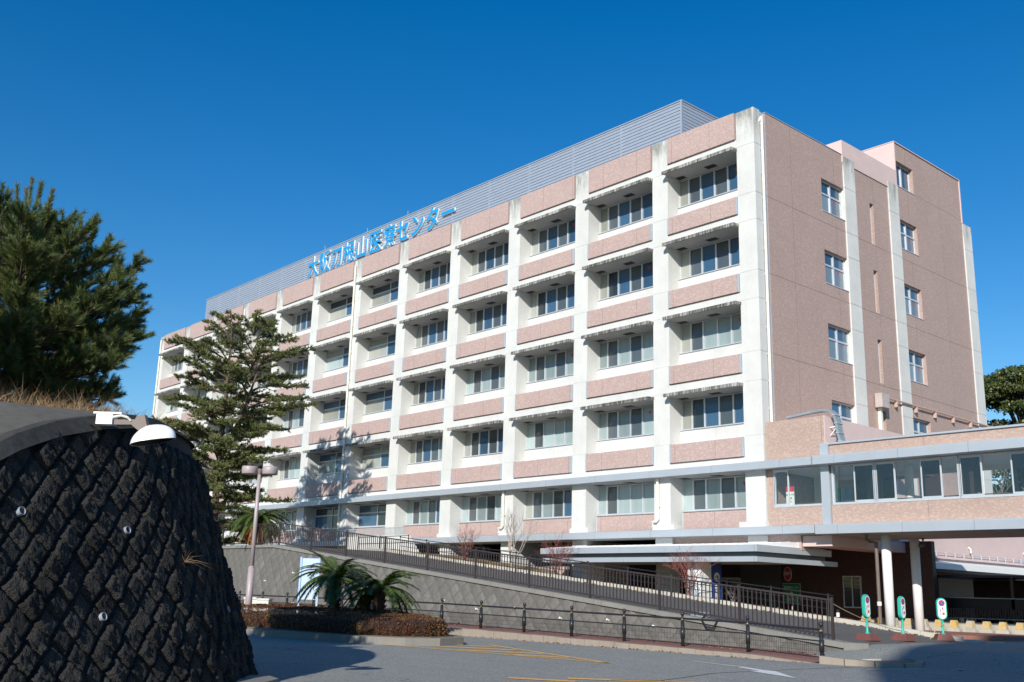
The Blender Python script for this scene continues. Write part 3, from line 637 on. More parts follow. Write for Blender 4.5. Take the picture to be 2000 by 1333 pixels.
def cwindow(x0, x1, sash, z0=5.14, z1=6.7):
    q = MB(); q.box(x0, x1, .1, .26, z0-.05, z0+.04); q.box(x0, x1, .1, .26, z1-.05, z1); q.box(x0, x0+.05, .1, .26, z0+.04, z1-.05); q.box(x1-.05, x1, .1, .26, z0+.04, z1-.05)
    o = ob('window', q, K, M['frame'])
    for a, b, s in sash:
        y = .13 if s else .2
        if s:
            f = MB(); f.box(a, b, y-.03, y+.03, z0+.04, z0+.1); f.box(a, b, y-.03, y+.03, z1-.11, z1-.05); f.box(a, a+.05, y-.03, y+.03, z0+.1, z1-.11); f.box(b-.05, b, y-.03, y+.03, z0+.1, z1-.11); ob('sash', f, o, M['frame'])
        ob('pane', MB().box(a+.03, b-.03, y-.004, y+.004, z0+.06, z1-.07), o, M['screen'] if s == 2 else M['glass'])
M['screen'] = glassmat('screened_glass', (.38, .38, .38), .04)
cwindow(.37, 2.73, ((.4, 1.12, 1), (1.12, 2.7, 0)))
cwindow(3.18, 5.09, ((3.2, 3.5, 0), (3.5, 4.18, 0), (4.18, 5.06, 2)))
for x in np.arange(5.1, 30, 3.4): cwindow(x, x+3.38, ((x+.03, x+.85, 2), (x+.85, x+1.9, 0), (x+1.9, x+2.72, 2), (x+2.72, x+3.35, 0)))
ns = ob('wall_notice', MB().box(.72, 1.12, .5, .51, 5.2, 6.0), K, M['signwhite']); ob('notice_header', MB().box(.72, 1.12, .49, .498, 5.78, 6.0), ns, M['red'])
for i, t_ in enumerate(('お知らせ', '面会', '入口')): ob('lettering', textmesh(t_, .1, .002, [M['black']]), ns, mw=T((.92, .49, 5.62-.15*i)) @ FACE_S)
q = MB()
for x, c in ((1.35, 0), (1.7, 1), (2.05, 0), (2.4, 1)):
    q.cur = c; q.box(x, x+.2, 3.0, 3.05, 4.6, 6.1)
ob('hanging_decoration', q.mesh('hanging_decoration', [M['letterblue'], M['teal']]), K)
for x, y in ((5.05, .75), (5.05, 3.05), (12.5, .75), (12.5, 3.05), (20, .75), (20, 3.05)):
    ob('column', MB().tube([(x, y, .1), (x, y, 3.9)], .185, 20).mesh('column', M['white'], True), K)
q = MB(); q.tube([(4.5, .25, 3.86), (4.5, .25, 3.7), (4.55, .4, 3.6), (4.74, .55, 3.58), (4.74, .55, .25)], .07, 8); o = ob('downpipe', q, K, M['arm'])
ob('clamp', MB().tube([(4.74, .55, 1.15), (4.74, .55, 1.3)], .085, 8), o, M['white'])
ob('pipe_outlet', MB().tube([(5.4, 3.1, 3.9), (5.4, 3.1, 3.6), (5.2, 3.1, 3.55)], .08, 8), K, M['arm'])
# tile block under the corridor next to the entrance
ob('lower_wall', MB().box(1.64, 3.0, .2, 7.5, 3.45, 3.88), K, M['pink']); 
q = MB(); Z0, Z1 = 1.0, 2.43
q.box(-.13, .79, 6.12, 6.19, Z0, Z0+.05); q.box(-.13, .79, 6.12, 6.19, Z1-.05, Z1)
for a in (-.13, .31, .74): q.box(a, a+.05, 6.12, 6.19, Z0+.05, Z1-.05)
o = ob('window', q, K, M['frame'])
for a in (-.08, .36): ob('pane', MB().box(a, a+.38, 6.14, 6.16, Z0+.05, Z1-.05), o, M['p_dark'])
# cable tray over the tower block
CT = thing('cable_tray', 'grey ribbed cable tray curving over the tile block parapet', 'cable tray', (2.6, .6, 7.6))
pts = [(.9, .55, 9.0), (1.5, .55, 9.05), (2.1, .55, 9.1), (2.7, .55, 9.12), (3.05, .55, 9.05), (3.25, .56, 8.85), (3.32, .6, 8.5), (3.34, .65, 8.1), (3.4, .7, 7.75), (3.55, .75, 7.66)]
q = MB()
wd = [.1, .1, .12, .16, .2, .2, .2, .2, .2, .2]
for (p, a), (p2, a2) in zip(zip(pts[:-1], wd[:-1]), zip(pts[1:], wd[1:])):
    p = Vector(p); p2 = Vector(p2); d = (p2-p).normalized(); n = Vector((-d.z, 0, d.x))*.05
    A = Vector((0, a, 0)); B = Vector((0, a2, 0)); q.add([p-A-n, p+A-n, p2+B-n, p2-B-n, p-A+n, p+A+n, p2+B+n, p2-B+n], [(0, 3, 2, 1), (4, 5, 6, 7), (0, 1, 5, 4), (1, 2, 6, 5), (2, 3, 7, 6), (3, 0, 4, 7)])
ob('tray', q, CT, M['cable'])
q = MB()
for i in range(5, 9): p = Vector(pts[i]); q.box(p.x-.08, p.x+.09, p.y-.22, p.y+.22, p.z-.02, p.z+.02)
ob('rib', q, CT, M['alu']); ob('bracket', MB().tube([(2.98, .5, 8.35), (3.3, .5, 8.38)], .025, 6).tube([(2.98, .5, 8.0), (3.28, .5, 8.34)], .02, 6), CT, M['white'])

# ================================================================== ENTRANCE CANOPY
EC = thing('entrance_canopy', 'low double fascia metal canopy over the ground floor entrance', 'canopy', (-4, -1.5, .28))
def ring(x0, x1, y0, y1, z0, z1, t, nm):
    for a in np.arange(x0, x1-.1, 2.6):
        b = min(x1-t-.01 if a+2.6 >= x1 else a+2.6, x1-t-.01); ob(nm, MB().box(a+.006, b-.006, y0, y0+t, z0, z1), EC, M['alu'])
    for a in np.arange(y0, y1-.1, 1.9): ob(nm, MB().box(x1-t, x1, a+.006, min(a+1.9, y1)-.006, z0, z1), EC, M['alu'])
ring(-10.9, 1.6, -3.0, 2.43, 3.11, 3.38, .12, 'fascia_panel'); ring(-10.4, 1.8, -3.3, 2.55, 2.70, 2.90, .12, 'fascia_panel')
ob('recess_band', MB().box(-10.4, 1.3, -2.7, 2.4, 2.88, 3.2), EC, plain('grey_recess_paint', (.16, .18, .20), .5))
ob('soffit', MB().box(-10.35, 1.68, -3.18, .2, 2.72, 2.78), EC, M['soffit'])
q = MB(); q.add([(-10.85, -2.88, 3.37), (1.5, -2.88, 3.37), (1.5, .1, 3.62), (-10.85, .1, 3.62), (1.5, 2.4, 3.38)], [(0, 1, 2, 3), (1, 4, 2)])
for x in np.arange(-10.6, 1.4, .45): q.tube([(x, -2.88, 3.385), (x, .1, 3.635)], .018, 4)
ob('roof_sheet', q, EC, M['white'])
for x in (-1.74,):
    c_ = ob('column', MB().box(x-.35, x+.35, -2.75, -2.05, .25, 2.72), EC, M['white']); ob('downpipe', MB().tube([(x-.08, -2.81, .3), (x-.08, -2.81, 2.72)], .05, 8), c_, M['cable'])
ob('column', MB().box(-9.7, -8.9, -1.3, -.6, .25, 2.72), EC, M['white'])
# blue banner beside the column
BS = thing('banner_sign', 'tall blue sign with white arrow disc beside the entrance canopy column', 'sign', (-1.4, -1.7, .4))
ob('panel', MB().box(-1.46, -1.40, -2.03, -1.33, .4, 2.7), BS, M['bluedeep'])
q = MB(); q.add([(-1.396, -1.66+.19*math.cos(t), 2.13+.19*math.sin(t)) for t in np.linspace(0, 2*PI, 21)[:-1]], [tuple(range(20))]); ob('disc', q, BS, M['signwhite'])
ob('arrow', textmesh('→', .3, .002, [M['black']], .006), BS, mw=T((-1.392, -1.66, 2.04)) @ FACE_E)
for i, ch in enumerate('夜間専用口'): ob('lettering', textmesh(ch, .3, .003, [M['signwhite']], .004), BS, mw=T((-1.392, -1.66, 1.58-.28*i)) @ FACE_E)
# red oval and green notice on the dark tile wall
RS = thing('oval_sign', 'small red oval sign with white rim on dark tile wall', 'sign', (-3.1, 6.15, 2.5)); OX, OY, OZ = -3.1, 6.18, 2.5
el = lambda a, b, y: [(OX+a*math.cos(t), y, OZ+b*math.sin(t)) for t in np.linspace(0, 2*PI, 25)[:-1]]
q = MB(); q.add(el(.22, .34, OY-.02)+el(.22, .34, OY+.015), [tuple(range(24))]+[(i, (i+1) % 24, 24+(i+1) % 24, 24+i) for i in range(24)]); ob('rim', q, RS, M['signwhite'])
q = MB(); q.add(el(.2, .32, OY-.024), [tuple(range(24))]); ob('face', q, RS, M['red'])
ob('lettering', textmesh('ひほそう', .105, .002, [M['signwhite']], .002), RS, mw=T((OX, OY-.028, OZ-.05)) @ FACE_S @ Matrix.Diagonal((.9, 1.9, 1, 1)))
GS = thing('notice_board', 'green rectangular notice with pale border on dark tile wall', 'sign', (-2.93, 6.15, 1.6))
ob('border', MB().box(-3.43, -2.43, 6.17, 6.199, 1.13, 2.06), GS, M['box']); ob('face', MB().box(-3.41, -2.45, 6.16, 6.1695, 1.15, 2.04), GS, M['signgreen'])
ob('lettering', textmesh('避難通路につき', .115, .002, [M['signwhite']], .002), GS, mw=T((-2.93, 6.156, 1.82)) @ FACE_S)
ob('lettering', textmesh('駐車禁止', .15, .002, [M['signwhite']], .002), GS, mw=T((-2.93, 6.156, 1.22)) @ FACE_S)
q = MB(); q.add([(-2.93+.1*math.cos(t), 6.156, 1.57+.1*math.sin(t)) for t in np.linspace(0, 2*PI, 15)[:-1]], [tuple(range(14))]); ob('emblem', q, GS, M['signwhite'])

# ================================================================== ANNEX AND BICYCLE SHELTER
AX = thing('annex_building', 'low pale pink annex with snow guarded eaves behind the corridor', 'building', (0, 24, .2))
ob('wall', MB().box(-.5, 2.0, 9.5, 45, 2.86, 6.3), AX, M['pink']); ob('wall', MB().box(.03, 2.0, 7.6, 9.5, 2.86, 6.3), AX, M['pink']); ob('lower_wall', MB().box(-.5, .6, 7.6, 45, .1, 2.85), AX, M['tile_dark'])  # lower wall: the darkness below the eave is in its colour
ob('cornice', MB().box(2.0, 2.16, 7.6, 45, 3.42, 3.52), AX, M['pink'])
ob('band_wall', MB().box(2.0, 2.05, 7.6, 45, 2.9, 3.42), AX, plain('cornice_shade_grey', (.30, .30, .31), .6))  # shadow of the cornice painted as a grey band
q = MB(); q.extr([(2.05, 3.3), (3.05, 3.12), (3.05, 2.86), (2.05, 2.8)], 'y', 7.7, 45); ob('eave', q, AX, M['white'])
q = MB()
for z in (3.58, 3.68): q.tube([(2.13, 7.7, z), (2.13, 45, z)], .015, 4)
for y in np.arange(8, 45, .95): q.box(2.09, 2.17, y-.02, y+.02, 3.52, 3.74)
ob('snow_guard', q, AX, M['alu'])
for y in (14.5, 21): ob('wall_lamp', MB().tube([(2.02, y, 4.1), (2.12, y, 4.0), (2.12, y, 3.8)], .05, 6), AX, M['pipe_white'])
BS2 = thing('bicycle_shelter', 'dark brown bicycle shelter with ribbed panel and flat navy roof', 'shelter', (10, 9, .2))
q = MB(); q.box(3.3, 24, 7.5, 12, 2.44, 2.54); ob('roof', q, BS2, M['shelterroof']); ob('back_wall', MB().box(3.3, 24, 11.9, 12.0, .15, 2.43), BS2, M['shelter'])  # dark back wall added to keep the depth of the shelter dark
for x in np.arange(3.6, 24, 3.3): ob('post', MB().box(x-.06, x+.06, 7.6, 7.72, .15, 2.44), BS2, M['shelter'])
ob('top_panel', MB().box(3.35, 24, 7.6, 7.64, 1.12, 1.55), BS2, M['black']); ob('top_rail', MB().box(3.3, 24, 7.56, 7.68, 1.555, 1.59), BS2, M['cable'])
q = MB()
x = 3.35
while x < 24: q.box(x, x+.075, 7.555+.0, 7.6, .74, 1.115); x += .11
ob('ribbed_panel', q, BS2, M['shelter']); ob('bottom_rail', MB().box(3.3, 24, 7.54, 7.62, .70, .735), BS2, M['cable']); ob('low_rail', MB().tube([(3.3, 7.55, .52), (24, 7.55, .52)], .03, 6), BS2, M['shelter'])
ob('teal_screen', MB().add([(6.2, 11.5, 1.0), (7.9, 11.5, 1.0), (7.5, 11.5, 1.75), (8.3, 11.5, 1.9), (8.3, 11.5, 2.2), (5.9, 11.5, 2.2)], [(0, 1, 2, 3, 4, 5)]), BS2, M['teal'])
for x in (6.5, 10.0): ob('tube_light', MB().box(x, x+.9, 9.0, 9.1, 2.36, 2.42), BS2, M['white'])
q = MB(); q.box(9.9, 14, 11.0, 11.04, 1.6, 1.65)
for x in np.arange(9.9, 14, 1.0): q.box(x, x+.05, 11.0, 11.04, .6, 1.62)
ob('guard_rail', q, BS2, M['white'])
# bicycles in the shelter
def torus(mb, c, R, r, ax, n=16):
    mb.tube([Vector(c)+(Vector((0, math.cos(t), math.sin(t))) if ax == 'x' else Vector((math.cos(t), 0, math.sin(t))))*R for t in np.linspace(0, 2*PI, n+1)], r, 5, False)
bc = thing('bicycle', 'parked bicycle behind the ribbed shelter panel, leftmost of the row', 'bicycle', (4.4, 8.6, .2), 'bicycles parked in the shelter')
for nm, y in (('wheel', -.5), ('wheel', .5)): q = MB(); torus(q, (0, y, .33), .31, .022, 'x'); ob(nm, q, bc, M['black'], mw=T((4.4, 8.6, .2)))
q = MB(); q.tube([(0, -.5, .33), (0, -.1, .35), (0, .1, .7), (0, .5, .33)], .02, 5); q.tube([(0, -.1, .35), (0, -.25, .8)], .02, 5); q.tube([(0, .45, .33), (0, .35, .95)], .02, 5); q.tube([(-.25, .3, .98), (.25, .3, .98)], .015, 5); ob('frame', q, bc, M['alu'], mw=T((4.4, 8.6, .2)))
ob('seat', MB().box(-.07, .07, -.4, -.15, .8, .86), bc, M['black'], mw=T((4.4, 8.6, .2)))
for i in range(1, 9):
    c_ = copy_tree(bc, TR(4.4+i*.75+random.uniform(-.1, .1), 8.6, .2, random.uniform(-.15, .15))); c_['label'] = 'parked bicycle in the shelter row, %s from the left' % ['first', 'second', 'third', 'fourth', 'fifth', 'sixth', 'seventh', 'eighth', 'ninth'][i]
# concrete barrier blocks, yellow tops
pb = thing('barrier_block', 'worn yellow barrier block beside the corridor columns, furthest left of the row', 'barrier', (1.6, 5.0, .2), 'yellow topped concrete barrier blocks in a row')
q = MB(); n = 0
prof = [(-.30, 0), (-.28, .1), (-.19, .17), (-.135, .42), (-.1, .5), (.1, .5), (.135, .42), (.19, .17), (.28, .1), (.30, 0)]
q.add([(x, -.17+.04*(z > .3), z) for x, z in prof]+[(x, .17-.04*(z > .3), z) for x, z in prof], [tuple(range(10)), tuple(range(19, 9, -1))]+[(i, 10+i, 10+(i+1) % 10, (i+1) % 10) for i in range(10)])
ob('block', q, pb, M['blockcon'], mw=T((1.6, 5, .2)))
q = MB(); pr = [(-.18, .2), (-.14, .425), (-.105, .508), (.105, .508), (.14, .425), (.18, .2)]
q.add([(x, -.176+.04*(z > .3), z) for x, z in pr]+[(x, .176-.04*(z > .3), z) for x, z in pr], [tuple(range(6)), tuple(range(11, 5, -1))]+[(i, 6+i, 6+(i+1) % 6, (i+1) % 6) for i in range(5)])
ob('painted_top', q, pb, M['yellow'], mw=T((1.6, 5, .2)))
orde = ['first', 'second', 'third', 'fourth', 'fifth', 'sixth', 'seventh', 'eighth', 'ninth', 'tenth', 'eleventh', 'twelfth', 'thirteenth', 'fourteenth', 'fifteenth', 'sixteenth']
for i in range(1, 14):
    c_ = copy_tree(pb, TR(1.6+i*.66, 5.0+random.uniform(-.03, .03), .2, random.uniform(-.1, .1), .88)); c_['label'] = 'worn yellow and grey barrier block, %s from the left in its row' % orde[i]
LW = tag(ob('low_wall', MB().box(1.2, 24, 5.6, 5.8, .1, .58), None, M['blockcon']), 'low pale concrete wall behind the yellow barrier blocks', 'wall')

# ================================================================== FENCES
RF = thing('ramp_fence', 'brown metal baluster fence along the top of the grey retaining wall', 'fence', (-6, -11.2, 1.6))
px = [9.81-3.145*i for i in range(14)]
post_me = MB().box(-.035, .035, -.035, .035, -.02, 1.17).box(-.05, .05, -.05, .05, -.02, .0).mesh('post', M['fence'])
for x in px: ob('post', post_me, RF, mw=T((x, -11.2, ramp_z(x))))
bal = MB().box(-.0135, .0135, -.0135, .0135, .14, 1.07).mesh('baluster', M['fence'])
q = MB(); 
for a, b in zip(px[1:], px[:-1]):
    za, zb = ramp_z(a), ramp_z(b)
    r1 = MB()
    for z0, z1, t in ((1.07, 1.12, .025), (.1, .15, .022)):
        r1.add([(a+.04, -11.2-t, za+z0), (b-.04, -11.2-t, zb+z0), (b-.04, -11.2+t, zb+z0), (a+.04, -11.2+t, za+z0), (a+.04, -11.2-t, za+z1), (b-.04, -11.2-t, zb+z1), (b-.04, -11.2+t, zb+z1), (a+.04, -11.2+t, za+z1)], [(0, 3, 2, 1), (4, 5, 6, 7), (0, 1, 5, 4), (1, 2, 6, 5), (2, 3, 7, 6), (3, 0, 4, 7)])
    ob('rail', r1, RF, M['fence'])
    if b > -24.5:
        n = 20
        for i in range(1, n): x = a+(b-a)*i/n; ob('baluster', bal, RF, mw=T((x, -11.2, ramp_z(x))))
HR = thing('handrail', 'thin triple pipe handrail along the planted side of the ramp', 'handrail', (-9, -4.7, 2))
hx = [5.75-2.35*i for i in range(12)]
for x in hx: ob('post', MB().tube([(x, -4.75, ramp_z(x)), (x, -4.75, ramp_z(x)+.9)], .022, 6).box(x-.03, x+.03, -4.78, -4.72, ramp_z(x)+.88, ramp_z(x)+.93), HR, M['fence_black'])
for z, r in ((.87, .022), (.62, .016), (.4, .016)): ob('rail', MB().tube([(hx[0]+.2, -4.75, ramp_z(hx[0]+.2)+z), (hx[-1], -4.75, ramp_z(hx[-1])+z)], r, 6), HR, M['fence_black'])
HR2 = thing('landing_handrail', 'short level double handrail at the top of the ramp', 'handrail', (-22, -4.4, 3.3))
for x in (-25, -22.8, -20.1): ob('post', MB().tube([(x, -4.2, 3.1), (x, -4.2, 4.18)], .03, 6), HR2, M['fence_black'])
for z in (4.12, 3.75): ob('rail', MB().tube([(-25, -4.2, z), (-20.1, -4.2, z)], .022, 6), HR2, M['fence_black'])
SF = thing('sidewalk_fence', 'low charcoal fence with ball topped posts and wire mesh beside the road', 'fence', (0, -13.5, 0))
pq = MB(); pq.tube([(0, 0, -.03), (0, 0, .70)], .055, 10); pq.tube([(0, 0, .70), (0, 0, .84)], .035, 8); pq.lathe([(0.001, .84), (.03, .845), (.052, .875), (.058, .905), (.052, .935), (.03, .96), (.001, .965)], 12); pq.tube([(0, 0, .22), (0, 0, .52)], .068, 10)
post2 = pq.mesh('post', M['fence_black'], True); ring_me = MB().tube([(0, 0, .735), (0, 0, .765)], .042, 8).mesh('brass_ring', M['gold'])
fx = [10.87-2.27*i for i in range(20)]
mp = MB(); L = 2.27
for i in range(1, 40): mp.box(i*L/40-.003, i*L/40+.003, -.003, .003, .10, .47)
for z in (.2, .33): mp.box(.06, L-.06, -.003, .003, z-.003, z+.003)
mp_me = mp.mesh('mesh_panel', M['fence_black'])
for i, x in enumerate(fx):
    p = ob('post', post2, SF, mw=T((x, -13.5, sw_z(x)))); ob('brass_ring', ring_me, p, mw=T((x, -13.5, sw_z(x))))
for b, a in zip(fx[:-1], fx[1:]):
    za, zb = sw_z(a), sw_z(b)
    for z, r in ((.775, .03), (.49, .018), (.09, .016)): ob('rail', MB().tube([(a, -13.5, za+z), (b, -13.5, zb+z)], r, 8), SF, M['fence_black'])
    o = ob('mesh_panel', mp_me, SF, mw=T((a, -13.5, za)) @ Matrix(((1, 0, 0, 0), (0, 1, 0, 0), ((zb-za)/L, 0, 1, 0), (0, 0, 0, 1))))
    if a < -20: continue

# ================================================================== GREY RETAINING WALL
def rock_mesh(name, mat, n, h, noise_, edge, seed, smooth=False, rim=-.05):
    """a square block face standing on its corner, +Z out of the wall, side 1"""
    R = np.random.default_rng(seed); t = np.linspace(-.5, .5, n+1); X, Y = np.meshgrid(t, t)
    e = np.minimum(.5-np.abs(X), .5-np.abs(Y)); base = np.clip(e/edge, 0, 1)**.6*h
    nz = R.normal(0, 1, (n+1, n+1)); k = np.array([[.5, 1, .5], [1, 2, 1], [.5, 1, .5]]); k /= k.sum()
    pad = np.pad(nz, 1, mode='edge'); sm = sum(k[i, j]*pad[i:i+n+1, j:j+n+1] for i in range(3) for j in range(3))
    tilt = R.normal(0, .25, 2); Z = base*(1+tilt[0]*X+tilt[1]*Y+noise_*(sm*.9+nz*.35)); Z[e <= 1e-6] = rim
    c = math.cos(PI/4); V = np.stack([(X*c-Y*c).ravel(), (X*c+Y*c).ravel(), Z.ravel()], 1)
    F = [(j*(n+1)+i, j*(n+1)+i+1, (j+1)*(n+1)+i+1, (j+1)*(n+1)+i) for j in range(n) for i in range(n)]
    me = fastmesh(name, V, np.array(F), mat)
    if smooth: me.polygons.foreach_set('use_smooth', [True]*len(me.polygons))
    return me
GW = thing('retaining_wall', 'grey diamond block retaining wall that tapers down beside the ramp', 'wall', (-8, -11.8, 0))
BT = .28
q = MB(); gx = list(np.arange(-48, 9.6, 1.2))+[9.7, 10.3]
for a, b in zip(gx[:-1], gx[1:]):
    za, zb = ramp_z(a)-.1, ramp_z(b)-.1; f0, f1 = sw_z(min(a, 11)), sw_z(min(b, 11)); za = max(za, f0+.02); zb = max(zb, f1+.02)
    ya, yb = -11.42-BT*(za-f0), -11.42-BT*(zb-f1); q.quad((a, ya, f0-.05), (b, yb, f1-.05), (b, -11.42, zb), (a, -11.42, za))
ob('backing', q, GW, M['greyjoint'])
for a, b in zip(gx[:-1], gx[1:]):
    za, zb = ramp_z(a), ramp_z(b); lo_a, lo_b = max(za-.13, sw_z(min(a, 11))-.1), max(zb-.13, sw_z(min(b, 11))-.1)
    if b > 9.9: zb = min(zb, .16)
    ob('cap', MB().add([(a+.004, -11.51, lo_a), (b-.004, -11.51, lo_b), (b-.004, -10.95, lo_b), (a+.004, -10.95, lo_a), (a+.004, -11.46, za+.015), (b-.004, -11.46, zb+.015), (b-.004, -10.95, zb+.015), (a+.004, -10.95, za+.015)], [(0, 3, 2, 1), (4, 5, 6, 7), (0, 1, 5, 4), (1, 2, 6, 5), (2, 3, 7, 6), (3, 0, 4, 7)]), GW, M['cap'])
ob('cap', MB().prism([(10.3, -11.5), (10.7, -11.4), (10.85, -11.15), (10.6, -10.95), (10.3, -10.95)], -.1, .17), GW, M['cap'])
gm = [rock_mesh('wall_block', M['greyblock'], 5, .075, .4, .06, 100+i, rim=-.012) for i in range(8)]
SB = .47; dg_ = SB*math.sqrt(2); rows = 0; cand = []
nrm = Vector((0, -1, BT)).normalized(); upv = Vector((0, BT, 1)).normalized()
v = 0.0; r = 0
while v < 3.6:
    x = -42.0+(dg_/2 if r % 2 else 0)
    while x < 9.8:
        f0 = sw_z(x); zt = ramp_z(x)-.22; z = f0+v*upv.z
        if z < zt+.10 and zt > f0+.05: cand.append((x, v, z, f0, zt))
        x += dg_
    v += dg_/2; r += 1
cand.sort(key=lambda c: (c[0]-26)**2+( -12+37.8)**2)
def place_block(ms, p, xax, yax, zax, sx_, sy_, sz_):
    m = random.choice(ms); return m, Matrix((( *(xax*sx_), ), ( *(yax*sy_), ), ( *(zax*sz_), ))).transposed().to_4x4()
restV = []; restF = []; off = 0
for i, (x, v, z, f0, zt) in enumerate(cand):
    hgt = zt-f0; y = -11.44-BT*(zt+.0-z)
    s = 1.0; mw = Matrix.Identity(4)
    cols = (Vector((1, 0, 0))*SB*s, upv*SB*s, nrm*SB*random.uniform(.7, 1.2))
    for c in range(3):
        for rr_ in range(3): mw[rr_][c] = cols[c][rr_]
    mw.translation = Vector((x+random.uniform(-.01, .01), y, z))
    m_ = random.choice(gm)
    if i < 300:
        if z+.34 > zt+.08:                                   # cut to the cap line
            co = np.empty(len(m_.vertices)*3, np.float32); m_.vertices.foreach_get('co', co); co = co.reshape(-1, 3); W4 = np.array(mw); co = co @ W4[:3, :3].T+W4[:3, 3]
            lim = np.array([ramp_z(float(q_)) for q_ in co[:, 0]])-.125; co[:, 2] = np.minimum(co[:, 2], lim)
            ff = np.empty(len(m_.polygons)*4, np.int32); m_.polygons.foreach_get('vertices', ff); ob('wall_block', fastmesh('wall_block', co, ff.reshape(-1, 4), M['greyblock']), GW)
        else: ob('wall_block', m_, GW, mw=mw)
    else:
        co = np.empty(len(m_.vertices)*3, np.float32); m_.vertices.foreach_get('co', co); co = co.reshape(-1, 3); W4 = np.array(mw); restV.append(co @ W4[:3, :3].T+W4[:3, 3])
        ff = np.empty(len(m_.polygons)*4, np.int32); m_.polygons.foreach_get('vertices', ff); restF.append(ff.reshape(-1, 4)+off); off += len(co)
if restV: o = ob('far_wall_blocks', fastmesh('far_wall_blocks', np.vstack(restV), np.vstack(restF), M['greyblock']), GW); o['kind'] = 'stuff'
wp = MB().tube([(0, 0, -.05), (0, -.1, -.02)], .035, 8).mesh('drain_pipe', M['white'])
for x, v in [(-19, 1.9), (-17, 1.2), (-15.6, 2.1), (-12.4, 1.5), (-9.7, .75), (-7.2, .9), (-5.1, .62), (-3.0, .75), (-.6, .5), (1.6, .55), (3.6, .45), (-21.4, 1.5), (-13.6, .6), (-18.2, .5)]:
    zt = ramp_z(x)-.22; z = sw_z(x)+v; ob('drain_pipe', wp, GW, mw=T((x, -11.44-BT*(zt-z)-.03, z)))
q = MB(); pr_ = [(-4.55, 1.25), (-4.7, .95), (-4.95, .6), (-5.05, .25)]
tag(ob('road_seam', MB().box(0, .01, 0, .01, -.6, -.59), None, M['cap_dark']), 'x', 'x') if False else None

# ================================================================== BLACK BLOCK WALL (left foreground)
BW = thing('block_wall', 'tall battered wall of rough porous black diamond blocks by the roadside', 'wall', (11, -31.5, -.25))
RT = Vector((.6615, .7499)); FW = Vector((-.7499, .6615)); C2 = Vector((26.03, -37.79))
def cw(lat, dep): q = C2+RT*lat+FW*dep; return (q.x, q.y)
foot = [cw(*p) for p in ((-9.6, 4.6), (-8.2, 7.0), (-6.75, 9.1), (-5.35, 11.2), (-4.62, 13.2), (-4.05, 15.2), (-4.10, 17.3), (-4.58, 19.3), (-5.8, 21.0), (-7.8, 22.2), (-10.5, 22.8), (-14, 23))]
def crm(P, n):
    out = []; P = [Vector(p) for p in P]
    for i in range(len(P)-1):
        a = P[max(i-1, 0)]; b = P[i]; c = P[i+1]; d = P[min(i+2, len(P)-1)]
        for t in np.linspace(0, 1, n, endpoint=False): out.append(.5*((2*b)+(c-a)*t+(2*a-5*b+4*c-d)*t*t+(3*b-3*c+d-a)*t**3))
    out.append(P[-1]); return out
FC = crm(foot, 24); FN = []
for i, p in enumerate(FC):
    d = (FC[min(i+1, len(FC)-1)]-FC[max(i-1, 0)]).normalized(); FN.append(Vector((-d.y, d.x)))   # left of travel = into the hill
BTT = .36
arc_ = [0.]
for a, b in zip(FC[:-1], FC[1:]): arc_.append(arc_[-1]+(b-a).length)
def at_s(s):
    i = int(np.clip(np.searchsorted(arc_, s)-1, 0, len(arc_)-2)); t = (s-arc_[i])/(arc_[i+1]-arc_[i]); return FC[i].lerp(FC[i+1], t), FN[i].lerp(FN[i+1], t).normalized()
S_nose = arc_[24*3]                                 # arc length at the nose
def top_z(s): return .2+float(np.interp(s-S_nose, [-6, -.66, .14, .94, 1.74, 2.54, 3.34, 4.5, 6, 9], [1.63, 2.13, 2.41, 2.77, 3.05, 3.27, 3.41, 3.47, 3.5, 3.56]))
def surf(s, h):
    p, n = at_s(s); q = p+n*BTT*h; return Vector((q.x, q.y, -.25+h))
ss = list(np.linspace(0, arc_[-1], 130)); q = MB(); nh = 8
for a in ss:
    for i in range(nh+1): q.v.append(tuple(surf(a, (top_z(a)+.25)*i/nh)))
for i in range(len(ss)-1):
    for j in range(nh): k = i*(nh+1)+j; q.f.append((k, k+nh+1, k+nh+2, k+1)); q.m.append(0)
ob('backing', q, BW, M['blackjoint'])
bmz = [rock_mesh('wall_block', M['blackblock'], 9, .25, .17, .11, 200+i) for i in range(10)]
SB2 = .30; dd = SB2*math.sqrt(2); cand = []; v = .0; r = 0
while v < 3.7:
    s = .2+(dd/2 if r % 2 else 0)
    while s < arc_[-1]-.2:
        if v*.94 < top_z(s)+.25-.26: cand.append((s, v))
        s += dd
    v += dd/2; r += 1
cand.sort(key=lambda c: abs(c[0]-S_nose-3.2))
restV = []; restF = []; off = 0
for i, (s, v) in enumerate(cand):
    h = v*.94; p = surf(s, h); e = .05; tx = (surf(s+e, h)-surf(s-e, h)); scl = tx.length/(2*e); tx.normalize(); ty = (surf(s, h+e)-surf(s, h-e)).normalized(); nz = tx.cross(ty).normalized()
    mw = Matrix.Identity(4); cols = (tx*SB2*.98*scl, ty*SB2*.98, nz*SB2*random.uniform(.55, 1.5))
    for c in range(3):
        for rr_ in range(3): mw[rr_][c] = cols[c][rr_]
    mw.translation = p+Vector((0, 0, random.uniform(-.012, .012))); m_ = random.choice(bmz)
    if i < 300: ob('wall_block', m_, BW, mw=mw)
    else:
        co = np.empty(len(m_.vertices)*3, np.float32); m_.vertices.foreach_get('co', co); co = co.reshape(-1, 3); W4 = np.array(mw); restV.append(co @ W4[:3, :3].T+W4[:3, 3])
        ff = np.empty(len(m_.polygons)*4, np.int32); m_.polygons.foreach_get('vertices', ff); restF.append(ff.reshape(-1, 4)+off); off += len(co)
